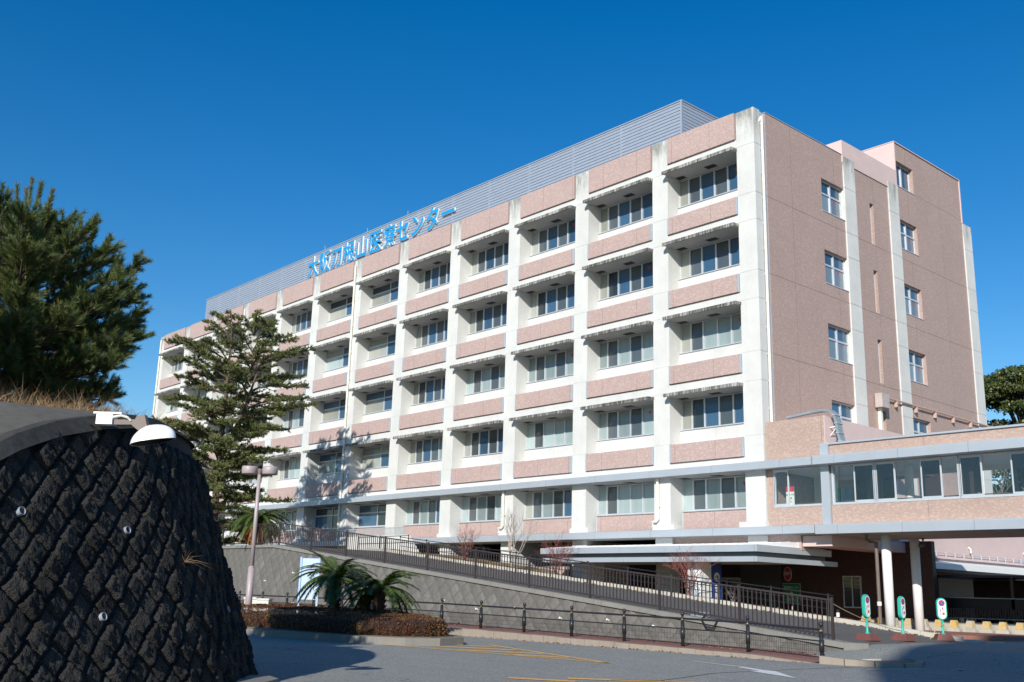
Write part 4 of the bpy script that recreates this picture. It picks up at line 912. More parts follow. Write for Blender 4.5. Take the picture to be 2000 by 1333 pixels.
if restV: o = ob('far_wall_blocks', fastmesh('far_wall_blocks', np.vstack(restV), np.vstack(restF), M['blackblock']), BW); o['kind'] = 'stuff'
# cap and the mortar slope behind it
q = MB(); ring_ = []
for a in ss:
    zt = top_z(a); h = zt+.25; kk = sstep((a-S_nose-4.0)/1.5); p0 = surf(a, h-.2+.1*kk); p1 = surf(a, h-.06*kk); pn, n = at_s(a); n3 = Vector((n.x, n.y, 0))
    fr = sstep((S_nose+3.3-a)/2.8)                       # broad mortar slope only on the near stretch
    P = [p0-n3*(.13-.05*kk), p1-n3*(.09-.05*kk), p1+n3*(.14), p1+n3*(.14+1.2*fr)+Vector((0, 0, .44*fr+.02)), p1+n3*(.34+1.2*fr)+Vector((0, 0, .44*fr-.1))]
    q.v += [tuple(x) for x in P]
for i in range(len(ss)-1):
    for j in range(4): k = i*5+j; q.f.append((k, k+5, k+6, k+1)); q.m.append(1 if j > 1 else 0); q.cur = 1
ob('cap', q, BW, [M['cap_dark'], M['mortar']])
dp = MB().lathe([(.052, -.1), (.052, .02), (.045, .02), (.043, -.06), (.001, -.06)], 14).mesh('drain_pipe', plain('drain_pipe_plastic', (.30, .33, .38), .4))
for ds, h in ((.84, 2.25), (2.74, 2.15), (1.99, 1.05), (5.84, 1.1)):
    s = S_nose+ds; p = surf(s, h); e = .05; tx = (surf(s+e, h)-surf(s-e, h)).normalized(); ty = (surf(s, h+e)-surf(s, h-e)).normalized(); nz = tx.cross(ty); mw = Matrix.Identity(4)
    for c, vv in enumerate((tx, ty, nz)):
        for rr_ in range(3): mw[rr_][c] = vv[rr_]
    mw.translation = p+nz*.075; ob('drain_pipe', dp, BW, mw=mw)
# mound behind the wall
q = MB(); N = len(ss); inn = [0.0, .9, 2.2, 4.5, 8.5]
for a in ss:
    p1 = surf(a, top_z(a)+.25); pn, n = at_s(a); fr = sstep((S_nose+3.3-a)/2.8)
    for kq, d in enumerate(inn):
        st = .25+1.22*fr; z = p1.z-.12+.40*fr+[0, .2, .45, .75, .9][kq]*(.8+.2*fr)
        e_ = p1+Vector((n.x, n.y, 0))*(st+d); cen = Vector((*cw(-11.5, 15.5), 0)); tt = min(1, d/9.5); e_ = e_.lerp(Vector((cen.x, cen.y, e_.z)), tt*.8)
        q.v.append((e_.x, e_.y, z))
for i in range(N-1):
    for j in range(len(inn)-1): k = i*len(inn)+j; q.f.append((k, k+len(inn), k+len(inn)+1, k+1)); q.m.append(0)
mound = struct('mound', q, M['bank'], True)
q = MB(); c0 = cw(-4.4, 15.0)
flatk = [cw(-4.0, 13.6), cw(-3.55, 15.1), cw(-3.45, 16.6), cw(-3.75, 17.2), cw(-4.3, 17.0), cw(-4.6, 14.5)]
ob('planter_edge', MB().prism([tuple(p) for p in flatk], -.3, -.13), BW, M['cap'])

# wall-top floodlight
FLp = Vector((12.32, -32.35, 3.12))
FL = thing('floodlight', 'white shell shaped lamp on a brown arm at the wall top', 'lamp', FLp)
R3 = Vector((RT.x, RT.y, 0)); F3 = Vector((FW.x, FW.y, 0)); U3 = Vector((0, 0, 1))
def fl(a, b, c): return FLp+R3*a+F3*b+U3*c
q = MB(); nu, nv = 18, 8
for shell, sc in ((0, 1.), (1, .965)):
    base = len(q.v)
    for j in range(nv+1):
        ph = PI/2*j/nv
        for i in range(nu):
            t = 2*PI*i/nu; x = math.cos(t)*math.cos(ph)*(.34 if math.cos(t) > 0 else .26); y = math.sin(t)*math.cos(ph)*.2*(1.0-.25*math.cos(t)); z = math.sin(ph)*.235*(1+(.0 if shell else .02*math.cos(6*t)))
            x *= sc; y *= sc; z *= sc
            zz = z+.20*x+.0; q.v.append(tuple(fl(x+.12, y, zz-.02)))
    for j in range(nv):
        for i in range(nu): q.f.append((base+j*nu+i, base+j*nu+(i+1) % nu, base+(j+1)*nu+(i+1) % nu, base+(j+1)*nu+i)); q.m.append(shell)
ob('shade', q.mesh('shade', [plain('bright_white_shade', (.86, .86, .85), .3, 0, .02), M['black']], True), FL)
q = MB()
def obox(mb, a0, a1, b0, b1, c0, c1, sk=0.): mb.add([fl(a, b, c+sk*(a-a0)) for c in (c0, c1) for a, b in ((a0, b0), (a1, b0), (a1, b1), (a0, b1))], [(0, 3, 2, 1), (4, 5, 6, 7), (0, 1, 5, 4), (1, 2, 6, 5), (2, 3, 7, 6), (3, 0, 4, 7)])
obox(q, -.44, -.02, -.05, .05, .20, .27, .03); q.add([fl(-.1, b, c) for b in (-.06, .06) for c in (0,)]+[fl(a, b, c) for b in (-.06, .06) for a, c in ((-.14, .2), (-.08, .33), (.02, .35), (.08, .16), (.0, .1))], [(2, 3, 4, 5, 6), (11, 10, 9, 8, 7), (2, 7, 8, 3), (3, 8, 9, 4), (4, 9, 10, 5), (5, 10, 11, 6), (6, 11, 7, 2)])
ob('arm', q, FL, M['arm'])
q = MB(); obox(q, -.62, -.40, -.09, .09, .2, .34); obox(q, -.66, -.28, -.1, .1, .34, .365); ob('box', q, FL, M['white'])
q = MB(); q.tube([fl(-.4, -.07, .3), fl(-.28, -.09, .32), fl(-.2, -.08, .3), fl(-.16, -.05, .26)], .018, 6);  ob('cable', q, FL, M['pipe_white'])

# ================================================================== TRAFFIC ISLAND
isl = [(1.0, -17.5), (-2, -16.9), (-12, -16.6), (-24, -16.6), (-24, -22.2), (-12, -22.1), (-3.3, -21.75), (-1.2, -21.5), (.8, -21.1), (2.1, -20.3), (2.5, -19.4), (2.2, -18.3)]
isl = isl[::-1]
q = MB(); q.prism(isl[::-1] if False else list(reversed(isl)), -.3, -.06)
island = struct('traffic_island', MB().prism(list(reversed(isl)), -.3, -.045), M['cap'])
from mathutils import geometry as _g
cen = Vector((-5, -19.3))
ins = [(Vector(p)+(cen-Vector(p)).normalized()*.42) for p in isl]
ob('soil', MB().prism([tuple(p) for p in reversed(ins)], -.1, -.03), island, M['soil'])
def in_poly(x, y, P):
    c = False; j = len(P)-1
    for i in range(len(P)):
        if (P[i][1] > y) != (P[j][1] > y) and x < (P[j][0]-P[i][0])*(y-P[i][1])/(P[j][1]-P[i][1])+P[i][0]: c = not c
        j = i
    return c
def edge_d(x, y, P):
    m = 1e9
    for i in range(len(P)):
        a = Vector(P[i]); b = Vector(P[(i+1) % len(P)]); p = Vector((x, y)); t = max(0, min(1, (p-a).dot(b-a)/(b-a).length_squared)); m = min(m, (p-a-(b-a)*t).length)
    return m
hp = [(Vector(p)+(cen-Vector(p)).normalized()*.62) for p in isl]
def leaf_cloud(P, Nn, size, jit=.9, aspect=.5, up=.0):
    n = len(P); d = rng.normal(0, 1, (n, 3)); nn = Nn+d*jit; nn /= np.linalg.norm(nn, axis=1)[:, None]
    a = np.cross(nn, rng.normal(0, 1, (n, 3))); a /= np.linalg.norm(a, axis=1)[:, None]+1e-9; b = np.cross(nn, a); s = size*rng.uniform(.6, 1.3, (n, 1))
    V = np.stack([P-a*s*.5, P+b*s*aspect*.5+nn*s*.08, P+a*s*.5, P-b*s*aspect*.5+nn*s*.08], 1).reshape(-1, 3); F = np.arange(n*4).reshape(-1, 4); return V, F
pts = []; nrs = []
tries = 0
def hedge_h(x, y):
    e = edge_d(x, y, hp); return (.46+.14*sstep((1-x)/4))*min(1, (e/.13))**.35+.03*math.sin(x*4)*math.sin(y*5)
while len(pts) < 46000:
    x = random.uniform(-10, 2.3); y = random.uniform(-21.9, -16.8)
    if not in_poly(x, y, hp): continue
    e = edge_d(x, y, hp)
    if e > .16 and random.random() < .45 or e <= .16:
        hh = hedge_h(x, y)
        if e < .16: z = random.uniform(-.02, 1)*hh; c = None; nr = (x-cen.x, (y-cen.y)*2, 1.)
        else: z = hh-abs(random.gauss(0, .03)); nr = (0, 0, 1)
        pts.append((x, y, z)); L = math.sqrt(sum(k*k for k in nr)); nrs.append([k/L for k in nr])
        for _ in range(3 if e < .16 else 0):
            pts.append((x+random.gauss(0, .02), y+random.gauss(0, .02), random.uniform(0, 1)*hh)); nrs.append([k/L for k in nr])
V, F = leaf_cloud(np.array(pts), np.array(nrs), .055, .8)
HG = tag(ob('hedge', fastmesh('hedge', V, F, M['hedge'])), 'low bronze brown clipped hedge covering the traffic island', 'hedge')
inp = [(Vector(p)+(cen-Vector(p)).normalized()*.74) for p in isl]; 
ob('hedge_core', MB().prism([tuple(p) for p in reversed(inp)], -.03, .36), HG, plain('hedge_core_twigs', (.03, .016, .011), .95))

# lamp post, board, cabinet
LPx, LPy = -6.9, -20.4
LPo = thing('lamp_post', 'mauve grey lamp post with two round flat lamp heads', 'street lamp', (LPx, LPy, -.05))
Wl = T((LPx, LPy, -.05))
ob('pole', MB().tube([(0, 0, 0), (0, 0, 1.9)], .115, 12).tube([(0, 0, 1.9), (0, 0, 1.95)], [.115, .075], 12).tube([(0, 0, 1.95), (0, 0, 5.25)], [.075, .062], 12).mesh('pole', M['lamp'], True), LPo, mw=Wl)
ob('arm', MB().tube([(0, 0, 5.1), (0, 0, 5.3)], .075, 10).tube([(-.22, -.22, 5.24), (.22, .22, 5.24)], .04, 8), LPo, M['arm'], mw=Wl)
for sgn in (-1, 1):
    ob('lamp_head', MB().lathe([(.001, 5.1), (.25, 5.1), (.27, 5.13), (.275, 5.3), (.26, 5.37), (.001, 5.39)], 20, (sgn*.24, sgn*.27, 0)).mesh('lamp_head', M['lamp'], True), LPo, mw=Wl)
BD = thing('notice_board', 'pale blue blank notice board on two blue posts behind the hedge', 'notice board', (-6.7, -18.6, 0)); ax = Vector((.62, .785, 0)); 
def bd(t, n, z): return Vector((-6.45, -18.35, 0))+ax*t*.8+Vector((.785, -.62, 0))*n+Vector((0, 0, z))
def obx(t0, t1, n0, n1, z0, z1): return MB().add([bd(t, n, z) for z in (z0, z1) for t, n in ((t0, n0), (t1, n0), (t1, n1), (t0, n1))], [(0, 3, 2, 1), (4, 5, 6, 7), (0, 1, 5, 4), (1, 2, 6, 5), (2, 3, 7, 6), (3, 0, 4, 7)])
ob('panel', obx(-.36, .36, -.02, .02, .82, 2.24), BD, M['board'])
for t in (-.42, .38): ob('post', obx(t-.04, t+.04, -.04, .04, 0, 2.28), BD, M['board_post'])
UC = thing('utility_box', 'low cream double utility cabinet behind the hedge by the lamp post', 'utility box', (-9.2, -18.8, 0))
ob('body', MB().box(-.45, .45, -.2, .2, 0, .76), UC, M['box'], mw=TR(-9.2, -18.8, 0, .75)); ob('lid', MB().box(-.48, .0, -.23, .23, .765, .83).box(.01, .48, -.23, .23, .745, .80), UC, M['box'], mw=TR(-9.2, -18.8, 0, .75))

# no-parking signs
def np_sign(label):
    t = thing('parking_sign', label, 'sign', (0, 0, 0), 'green no parking signs across the ramp mouth')
    q = MB(); q.add([(-.28, -.28, 0), (.28, -.28, 0), (.28, .28, 0), (-.28, .28, 0), (-.19, -.19, .19), (.19, -.19, .19), (.19, .19, .19), (-.19, .19, .19)], [(0, 3, 2, 1), (4, 5, 6, 7), (0, 1, 5, 4), (1, 2, 6, 5), (2, 3, 7, 6), (3, 0, 4, 7)]); ob('base', q, t, M['basebrown'])
    ob('pole', MB().lathe([(.1, .15), (.07, .19), (.036, .25), (.033, .5), (.033, .66)], 12).mesh('pole', M['green'], True), t)
    def stad(w, h, z, n=14): return [(w*math.cos(a), z+h/2-w+w*math.sin(a)) for a in np.linspace(0, PI, n)]+[(w*math.cos(a), z-h/2+w+w*math.sin(a)) for a in np.linspace(PI, 2*PI, n)]
    A = stad(.16, .68, .96); n = len(A); B = stad(.145, .65, .96)
    q = MB(); q.add([(x, -.035, z) for x, z in A]+[(x, .035, z) for x, z in A]+[(x, -.05, z) for x, z in B]+[(x, .05, z) for x, z in B], [(i, (i+1) % n, n+(i+1) % n, n+i) for i in range(n)]+[(i, 2*n+i, 2*n+(i+1) % n, (i+1) % n) for i in range(n)]+[(n+i, n+(i+1) % n, 3*n+(i+1) % n, 3*n+i) for i in range(n)]+[tuple(range(2*n, 3*n)), tuple(range(4*n-1, 3*n-1, -1))]); hd = ob('frame', q, t, M['green'])
    C_ = stad(.122, .6, .96); q = MB(); q.add([(x, -.054, z) for x, z in C_], [tuple(range(n))]); fc_ = ob('face', q, t, M['signwhite'])
    circ = lambda R, y: [(R*math.cos(a), y, 1.14+R*math.sin(a)) for a in np.linspace(0, 2*PI, 25)[:-1]]
    ob('roundel_rim', MB().add(circ(.098, -.057), [tuple(range(24))]), fc_, M['red']); ob('roundel_disc', MB().add(circ(.074, -.0595), [tuple(range(24))]), fc_, M['blue'])
    ob('slash', MB().add([(-.075, -.062, 1.195), (-.055, -.062, 1.215), (.075, -.062, 1.085), (.055, -.062, 1.065)], [(0, 1, 2, 3)]), fc_, M['red'])
    for i, ch in enumerate('駐車'): ob('lettering', textmesh(ch, .095, .001, [M['red']], .003), fc_, mw=T((.04, -.056, .93-.155*i)) @ FACE_S)
    for i, ch in enumerate('ご遠慮ください'): ob('lettering', textmesh(ch, .042, .001, [M['blue']], .001), fc_, mw=T((-.055, -.056, .965-.043*i)) @ FACE_S)
    return t
s1 = np_sign('green no parking sign nearest the fence end, turned side on')
sig = [((9.75, -9.25, .10), .02), ((9.9, -7.45, .11), .06), ((10.0, -5.1, .12), .75)]
sig = [((x, y, max(ground_z(x, y), ramp_z(x)-.02)), a) for (x, y, a) in ((9.75, -9.25, 1.5), (9.9, -7.45, 1.55), (10.0, -5.1, .72))]
s1.matrix_basis = TR(*sig[0][0], sig[0][1]+.05)
s2 = copy_tree(s1, TR(*sig[1][0], sig[1][1])); s2['label'] = 'green no parking sign between the other two, on square brown base'
s3 = copy_tree(s1, TR(*sig[2][0], sig[2][1])); s3['label'] = 'green no parking sign facing the road, rightmost, with rope wound on its stem'
q = MB(); p0 = Vector((10.0, -5.1, .12))
q.tube([p0+Vector((.045*math.cos(t*9), .045*math.sin(t*9), .35+.3*t)) for t in np.linspace(0, 1, 40)]+[p0+Vector((-.3, -.3, .05))], .012, 5)
tag(ob('rope_coil', q, None, M['rope']), 'straw rope wound round the stem of the rightmost sign', 'rope')
def sag(a, b, s, n=14): a = Vector(a); b = Vector(b); return [a.lerp(b, t)-Vector((0, 0, s*4*t*(1-t))) for t in np.linspace(0, 1, n)]
tag(ob('barrier_rope', MB().tube(sag((9.8, -11.15, 1.2), (8.6, -4.7, .35), .12), .012, 5), None, M['rope']), 'sagging straw rope tied from the fence end post to the planter', 'rope')
tag(ob('chain', MB().tube(sag((9.75, -9.25, .6), (9.7, -7.7, .16), .2), .009, 5), None, M['arm']), 'dark slack chain hanging between the two left signs', 'chain')
# slim black bollard near columns, white band
BO = thing('bollard', 'slim black bollard with white band beside the planter kerb', 'bollard', (3.0, -.6, .25)); ob('shaft', MB().tube([(3.6, -.6, .2), (3.6, -.6, .95)], .06, 10), BO, M['black']); ob('band', MB().tube([(3.6, -.6, .68), (3.6, -.6, .84)], .065, 10), BO, M['white'])
YB = thing('marker_post', 'tiny white and yellow marker post standing in the planter', 'marker', (5.0, -4.2, .7)); ob('post', MB().tube([(4.0, -4.3, .78), (4.0, -4.3, 1.05)], .03, 8), YB, M['white']); ob('foot', MB().tube([(4.0, -4.3, .7), (4.0, -4.3, .82)], .05, 8), YB, M['yellow'])
JB = thing('junction_box', 'low grey junction box with a looped hose on the ramp edge', 'junction box', (5.4, -11.35, .65))
ob('body', MB().box(4.95, 5.35, -11.15, -10.98, ramp_z(5.2)+.0, ramp_z(5.2)+.17).box(4.75, 4.9, -11.15, -11.0, ramp_z(4.8), ramp_z(4.8)+.12), JB, M['cable'])
ob('hose', MB().tube([(5.3, -11.1, ramp_z(5.3)+.1), (5.5, -11.55, ramp_z(5.5)-.02), (5.7, -11.62, ramp_z(5.7)-.2), (5.95, -11.6, ramp_z(5.9)-.22), (6.05, -11.55, ramp_z(6)-.05), (6.0, -11.3, ramp_z(6)+.05)], .03, 6), JB, M['black'])

# ================================================================== VEGETATION
def tri_tufts(P, D, L, wd, n_each, spread, mat, name):
    """needle sprays: n_each thin triangles per shoot along D"""
    m = len(P); P = np.repeat(P, n_each, 0); D = np.repeat(D, n_each, 0); n = len(P)
    t = rng.uniform(0, 1, (n, 1)); Ls = np.repeat(L, n_each)[:, None]
    base = P+D*Ls*t; r = rng.normal(0, 1, (n, 3)); r -= (r*D).sum(1)[:, None]*D; r /= np.linalg.norm(r, axis=1)[:, None]
    nd = D*math.cos(spread)+r*math.sin(spread); nl = wd[0]*rng.uniform(.75, 1.2, (n, 1)); s = np.cross(nd, rng.normal(0, 1, (n, 3))); s /= np.linalg.norm(s, axis=1)[:, None]
    V = np.stack([base-s*wd[1]/2, base+s*wd[1]/2, base+nd*nl], 1).reshape(-1, 3); return V, np.arange(n*3).reshape(-1, 3)
def unit(v): return v/np.linalg.norm(v)

# --- pine on the mound
bx_, by_ = cw(-9.75, 19.4); PB = np.array([bx_, by_, 4.0])
PT = thing('pine_tree', 'young dark pine with upright candle shoots on the mound', 'tree', tuple(PB))
tk = MB(); tp = [PB+np.array([.02*i*math.sin(i), .03*i, .5*i]) for i in range(10)]; tk.tube(tp, [.13-.0125*i for i in range(10)], 8)
P = []; D = []; Ls = []; buds = []
def envr(h): return np.interp(h, [0, .12, .3, .5, .7, .85, 1], [1.9, 2.55, 2.8, 2.6, 1.95, 1.05, .2])
Htot = 5.0
for lv in range(15):
    h = lv/14*.93; z0 = .35+h*(Htot-.9)*.86; nb = 9 if h < .5 else (6 if h < .75 else 4)
    for b in range(nb):
        az = 2*PI*b/nb+lv*.9+rng.uniform(-.3, .3); R = envr(h)*rng.uniform(.72, 1.08); up = .12+.75*h+rng.uniform(-.1, .15)
        d = np.array([math.cos(az), math.sin(az), 0]); start = PB+np.array([0, .02, z0]); prev = start; bp = [start]
        for sgi in range(1, 5): t = sgi/4; bp.append(start+d*R*t*.86+np.array([0, 0, up*R*t*t*.55+up*.3*R*t]))
        tk.tube(bp, [.045*(1-.18*i) for i in range(5)], 5, False)
        nt_ = int(17*R/2.5)+4
        for k in range(nt_):
            t = .3+.7*(k+rng.uniform(0, 1))/nt_; i = min(3, int(t*4)); p = bp[i]+(bp[i+1]-bp[i])*(t*4-i); side = rng.choice((-1, 1)); dn = unit(d*rng.uniform(.35, 1)+np.array([-d[1], d[0], 0])*side*rng.uniform(.3, 1.1)+np.array([0, 0, rng.uniform(.1, .7)+.5*h]))
            l2 = rng.uniform(.15, .5)*(1.2-.5*t); e = p+dn*l2
            tk.tube([p, e], .012, 3, False)
            for q_ in range(3):
                dd_ = unit(dn+rng.normal(0, .35, 3)+np.array([0, 0, .35])); P.append(p+dn*l2*rng.uniform(.2, 1)); D.append(dd_); L_ = rng.uniform(.2, .36); Ls.append(L_)
        for q_ in range(3):
            dd_ = unit(d+rng.normal(0, .35, 3)+np.array([0, 0, .5+.6*h])); P.append(bp[-1]); D.append(dd_); Ls.append(rng.uniform(.28, .42)); buds.append((bp[-1]+dd_*Ls[-1], dd_))
for i in range(34):
    a = rng.uniform(0, 2*PI); r0 = rng.uniform(0, 1.9); p = PB+np.array([math.cos(a)*r0, math.sin(a)*r0, Htot*rng.uniform(.82, .93)-.55*r0]); dd_ = unit(np.array([math.cos(a)*.12*(1+r0), math.sin(a)*.12*(1+r0), 1])); L_ = rng.uniform(.4, .62)
    P.append(p); D.append(dd_); Ls.append(L_); buds.append((p+dd_*L_, dd_)); tk.tube([p-np.array([math.cos(a)*r0*.8, math.sin(a)*r0*.8, .7]), p, p+dd_*L_], .014, 4, False)
V, F = tri_tufts(np.array(P), np.array(D), np.array(Ls), (.125, .0085), 95, .6, None, '')
BP = np.array([b_[0] for b_ in buds]); BD = np.array([b_[1] for b_ in buds]); V2, F2 = tri_tufts(BP-BD*.5, BD, np.full(len(BP), .5), (.10, .010), 230, .75, None, '')
F = np.vstack([F, F2+len(V)]); V = np.vstack([V, V2])
ob('crown', fastmesh('crown', V, F, M['pine']), PT); ob('trunk', tk, PT, M['bark'])
q = MB()
for p, d in buds: q.tube([p-d*.02, p+d*.035], [.015, .005], 4)
ob('buds', q, PT, M['pinebud'])['kind'] = 'stuff'
pt2 = copy_tree(PT, T((9.2, -37.2, 2.6)) @ Matrix.Rotation(2.1, 4, 'Z') @ Matrix.Scale(1.15, 4)); pt2['label'] = 'larger dark pine on the mound, nearer the road than its neighbour'

# --- cedar in front of the facade
CB = np.array([-29.9, -10.9, 3.2]); CD_H = 14.6
CT_ = thing('cedar_tree', 'tall open cedar with flat layered branches before the left facade', 'tree', tuple(CB))
tk = MB(); tk.tube([CB+np.array([.05*math.sin(i), .0, CD_H*.92*i/10]) for i in range(11)], [.24-.021*i for i in range(11)], 8)
tk.tube([CB+np.array([0, 0, 5.0]), CB+np.array([.9, .8, 8]), CB+np.array([1.5, 1.5, 11.6])], [.15, .1, .03], 6); 
P = []; D = []; Ls = []
def cenv(h): return np.interp(h, [0, .1, .3, .5, .65, .8, .92, 1], [3.6, 4.5, 4.8, 4.7, 4.4, 3.6, 2.1, .6])
for lv in range(27):
    h = lv/26; z0 = .6+h*(CD_H-1.2); nb = 7
    for b in range(nb):
        if rng.random() < .1: continue
        az = 2*PI*b/nb+lv*1.3+rng.uniform(-.4, .4); R = cenv(h)*rng.uniform(.55, 1.12)*.84; d = np.array([math.cos(az), math.sin(az), 0]); sd = np.array([-d[1], d[0], 0]); lift = rng.uniform(.25, .55)+.3*h; start = CB+np.array([0, 0, z0-.3]); bp = [start]
        org = start if not (h > .5 and d[0] > .3) else start+np.array([1., 1., 0])
        bp = [org+d*R*t+np.array([0, 0, lift*R*t-.30*R*t*t+.14*math.sin(5*t+az)]) for t in np.linspace(0, 1, 7)]
        tk.tube(bp, [.06*(1-.14*i) for i in range(7)], 4, False)
        nt_ = int(R*13)
        for k in range(nt_):
            t = .22+.78*(k+rng.uniform(0, 1))/nt_; i = min(5, int(t*6)); p = bp[i]+(bp[i+1]-bp[i])*(t*6-i); s_ = rng.choice((-1, 1)); l2 = rng.uniform(.3, 1.0)*(1.15-.65*t)*min(1, R/3); dn = unit(d*.75+sd*s_*rng.uniform(.4, 1.1)+np.array([0, 0, rng.uniform(-.15, .45)]))
            tk.tube([p, p+dn*l2], .012, 3, False)
            m_ = max(2, int(l2*7))
            for u__ in range(m_):
                P.append(p+dn*l2*(u__+rng.uniform(0, 1))/m_); D.append(unit(dn+rng.normal(0, .45, 3)+np.array([0, 0, .35]))); Ls.append(rng.uniform(.12, .26))
V, F = tri_tufts(np.array(P), np.array(D), np.array(Ls), (.15, .042), 16, .85, None, '')
ob('crown', fastmesh('crown', V, F, M['cedar']), CT_); ob('trunk', tk, CT_, M['bark'])

# --- cycads
def cycad(label, base, th, tr, nf, fl_, lean, dry=0, seed=1, zs=1., el=(.10, 1.02)):
    R = np.random.default_rng(seed); t = thing('cycad_palm', label, 'palm', base, 'cycad palms along the road'); bz = np.array(base)
    q = MB(); q.tube([bz+np.array([lean[0]*i/5, lean[1]*i/5, th*i/5]) for i in range(6)], [tr*1.1, tr, tr*1.05, tr*.95, tr, tr*.8], 10)
    for i in range(int(th*150)):
        a = R.uniform(0, 2*PI); z = R.uniform(0, th); c = bz+np.array([lean[0]*z/th, lean[1]*z/th, z])+np.array([math.cos(a), math.sin(a), 0])*tr*.95; q.tube([c, c+np.array([math.cos(a)*.07, math.sin(a)*.07, .07])], [.03, .006], 3)
    ob('trunk', q, t, M['cycadbark']); top = bz+np.array([lean[0], lean[1], th])
    def fronds(n, el0, el1, L0, droop, mat, nm, lw=.05):
        Vs = []; Fs = []; st = MB(); off = 0
        for i in range(n):
            az = R.uniform(0, 2*PI) if i else 0; u = (i+.5)/n; el = el0+(el1-el0)*u+R.uniform(-.1, .1); L = L0*R.uniform(.85, 1.1)
            d = np.array([math.cos(az), math.sin(az), 0]); pts = []; p = top.copy(); dirv = unit(d*math.cos(el)+np.array([0, 0, math.sin(el)]))
            for k in range(13): pts.append(p.copy()); p = p+dirv*L/12; dirv = unit(dirv+np.array([0, 0, -droop*(1.15-.5*math.sin(el))/12*1.8]))
            st.tube(pts, [.016*(1-.07*k) for k in range(13)], 3, False); sd = np.array([-d[1], d[0], 0])
            for k in range(1, 12):
                tg = unit(pts[k+1]-pts[k-1]); nr = unit(np.cross(sd, tg)); w_ = math.sin(PI*(k/12)**.7)*.24+.08
                for sub in (0, .25, .5, .75):
                    c = pts[k]+(pts[k+1]-pts[k])*sub
                    for s in (-1, 1):
                        dl = unit(sd*s*.8+tg*.75+nr*.28+R.normal(0, .06, 3)); e = c+dl*w_*R.uniform(.85, 1.1); b = tg*lw
                        Vs += [c-b*.5, c+b*.5, e]; Fs.append((off, off+1, off+2)); off += 3
        ob(nm, fastmesh(nm, np.array(Vs), np.array(Fs), mat), t); ob('frond_stems', st, t, mat)
    fronds(nf, el[0], el[1], fl_, 1.12*zs, M['cycad'], 'fronds')
    if dry: fronds(dry, -1.0, -.1, fl_*.72, 1.0, M['cycaddry'], 'dry_fronds')
    return t
cycad('dark cycad palm in the hedge, nearer the blue board', (-3.9, -18.9, .1), 1.42, .17, 50, 1.66, (-.02, .05), 0, 3)
cycad('dark cycad palm in the hedge, right of its taller neighbour', (-2.1, -18.35, .1), 1.12, .18, 46, 1.62, (.05, .0), 0, 5)
cycad('cycad palm with a skirt of rusty dead fronds atop the grey wall', (-24.6, -10.9, 3.2), 1.5, .3, 64, 2.0, (0, 0), 80, 9, 1., (-.1, .85))

# --- evergreen tree behind on the right and its neighbour
def broad_tree(label, base, Hh, R0, seed, n=22000, trunk=.45):
    R = np.random.default_rng(seed); t = thing('evergreen_tree', label, 'tree', base); bz = np.array(base); tk = MB()
    tk.tube([bz, bz+np.array([.3, 0, Hh*.4]), bz+np.array([0, .3, Hh*.8])], [trunk, trunk*.7, trunk*.25], 8); Ps = []; Ns = []
    for c in range(60):
        a = R.uniform(0, 2*PI); h = R.uniform(.22, .93); rr = R0*math.sqrt(R.uniform(.1, 1))*math.sin(min(1, (1.08-h)*1.6)*PI/2); cc = bz+np.array([math.cos(a)*rr, math.sin(a)*rr, Hh*h]); cr = R.uniform(.16, .30)*R0
        tk.tube([bz+np.array([0, 0, Hh*h*.75]), (bz+np.array([0, 0, Hh*h])+cc)/2, cc], [.14, .09, .04], 4, False)
        m = n//60; v = R.normal(0, 1, (m, 3)); v /= np.linalg.norm(v, axis=1)[:, None]; v[:, 2] = np.abs(v[:, 2])*.8-.2; rad = cr*R.uniform(.55, 1.08, (m, 1)); Ps.append(cc+v*rad*np.array([1.25, 1.25, .75])); Ns.append(v)
    V, F = leaf_cloud(np.vstack(Ps), np.vstack(Ns), .30, .7, .6); ob('crown', fastmesh('crown', V, F, M['broad']), t); ob('trunk', tk, t, M['bark'])
broad_tree('dense rounded evergreen tree rising behind the right end of the building', (-13.5, 62, .2), 25.0, 7.5, 21, 66000)
broad_tree('evergreen tree at the right picture edge behind the corridor roof', (-6, 56, .2), 23, 6.5, 22, 50000)
# bare tree next to them
def bare(label, name, cat, base, Hh, mat, seed, spread=.5, depth=5, nst=5, r0=.02, group=None, upb=.25):
    R = np.random.default_rng(seed); t = thing(name, label, cat, base, group); q = MB()
    def grow(p, d, l, r, lv):
        p2 = p+d*l*.5+R.normal(0, .03*l, 3); p3 = p2+unit(d+R.normal(0, .12, 3))*l*.5; q.tube([p, p2, p3], [r, r*.85, r*.7], 4 if lv > 1 else 3, False)
        if lv <= 0: return
        for _ in range(2 if R.random() < .6 else 3):
            s = R.uniform(.45, 1); st = p+(p3-p)*s; grow(st, unit(d+R.normal(0, spread, 3)+np.array([0, 0, upb])), l*R.uniform(.55, .8), r*.6, lv-1)
    for i in range(nst):
        a = 2*PI*i/nst+R.uniform(-.3, .3); k = R.uniform(.12, .5) if nst > 1 else 0; grow(np.array(base, float), unit(np.array([math.cos(a)*k, math.sin(a)*k, 1])), Hh*.38, r0, depth)
    ob('branches', q, t, mat); return t
bare('bare pale tree just beyond the far corner pillar', 'bare_tree', 'tree', (-9.2, 40, .2), 17.5, M['twiggrey'], 31, .35, 5, 2, .07)
bare('reddish bare shrub in front of the entrance column, rightmost shrub', 'bare_shrub', 'shrub', (-1.0, -4.1, 1.3), 2.3, M['twigred'], 41, .5, 5, 7, .024, 'bare shrubs along the ramp planter')
bare('wide reddish bare shrub left of the entrance canopy end', 'bare_shrub', 'shrub', (-8.7, -4.0, 2.0), 2.2, M['twigred'], 42, .5, 5, 9, .022, 'bare shrubs along the ramp planter')
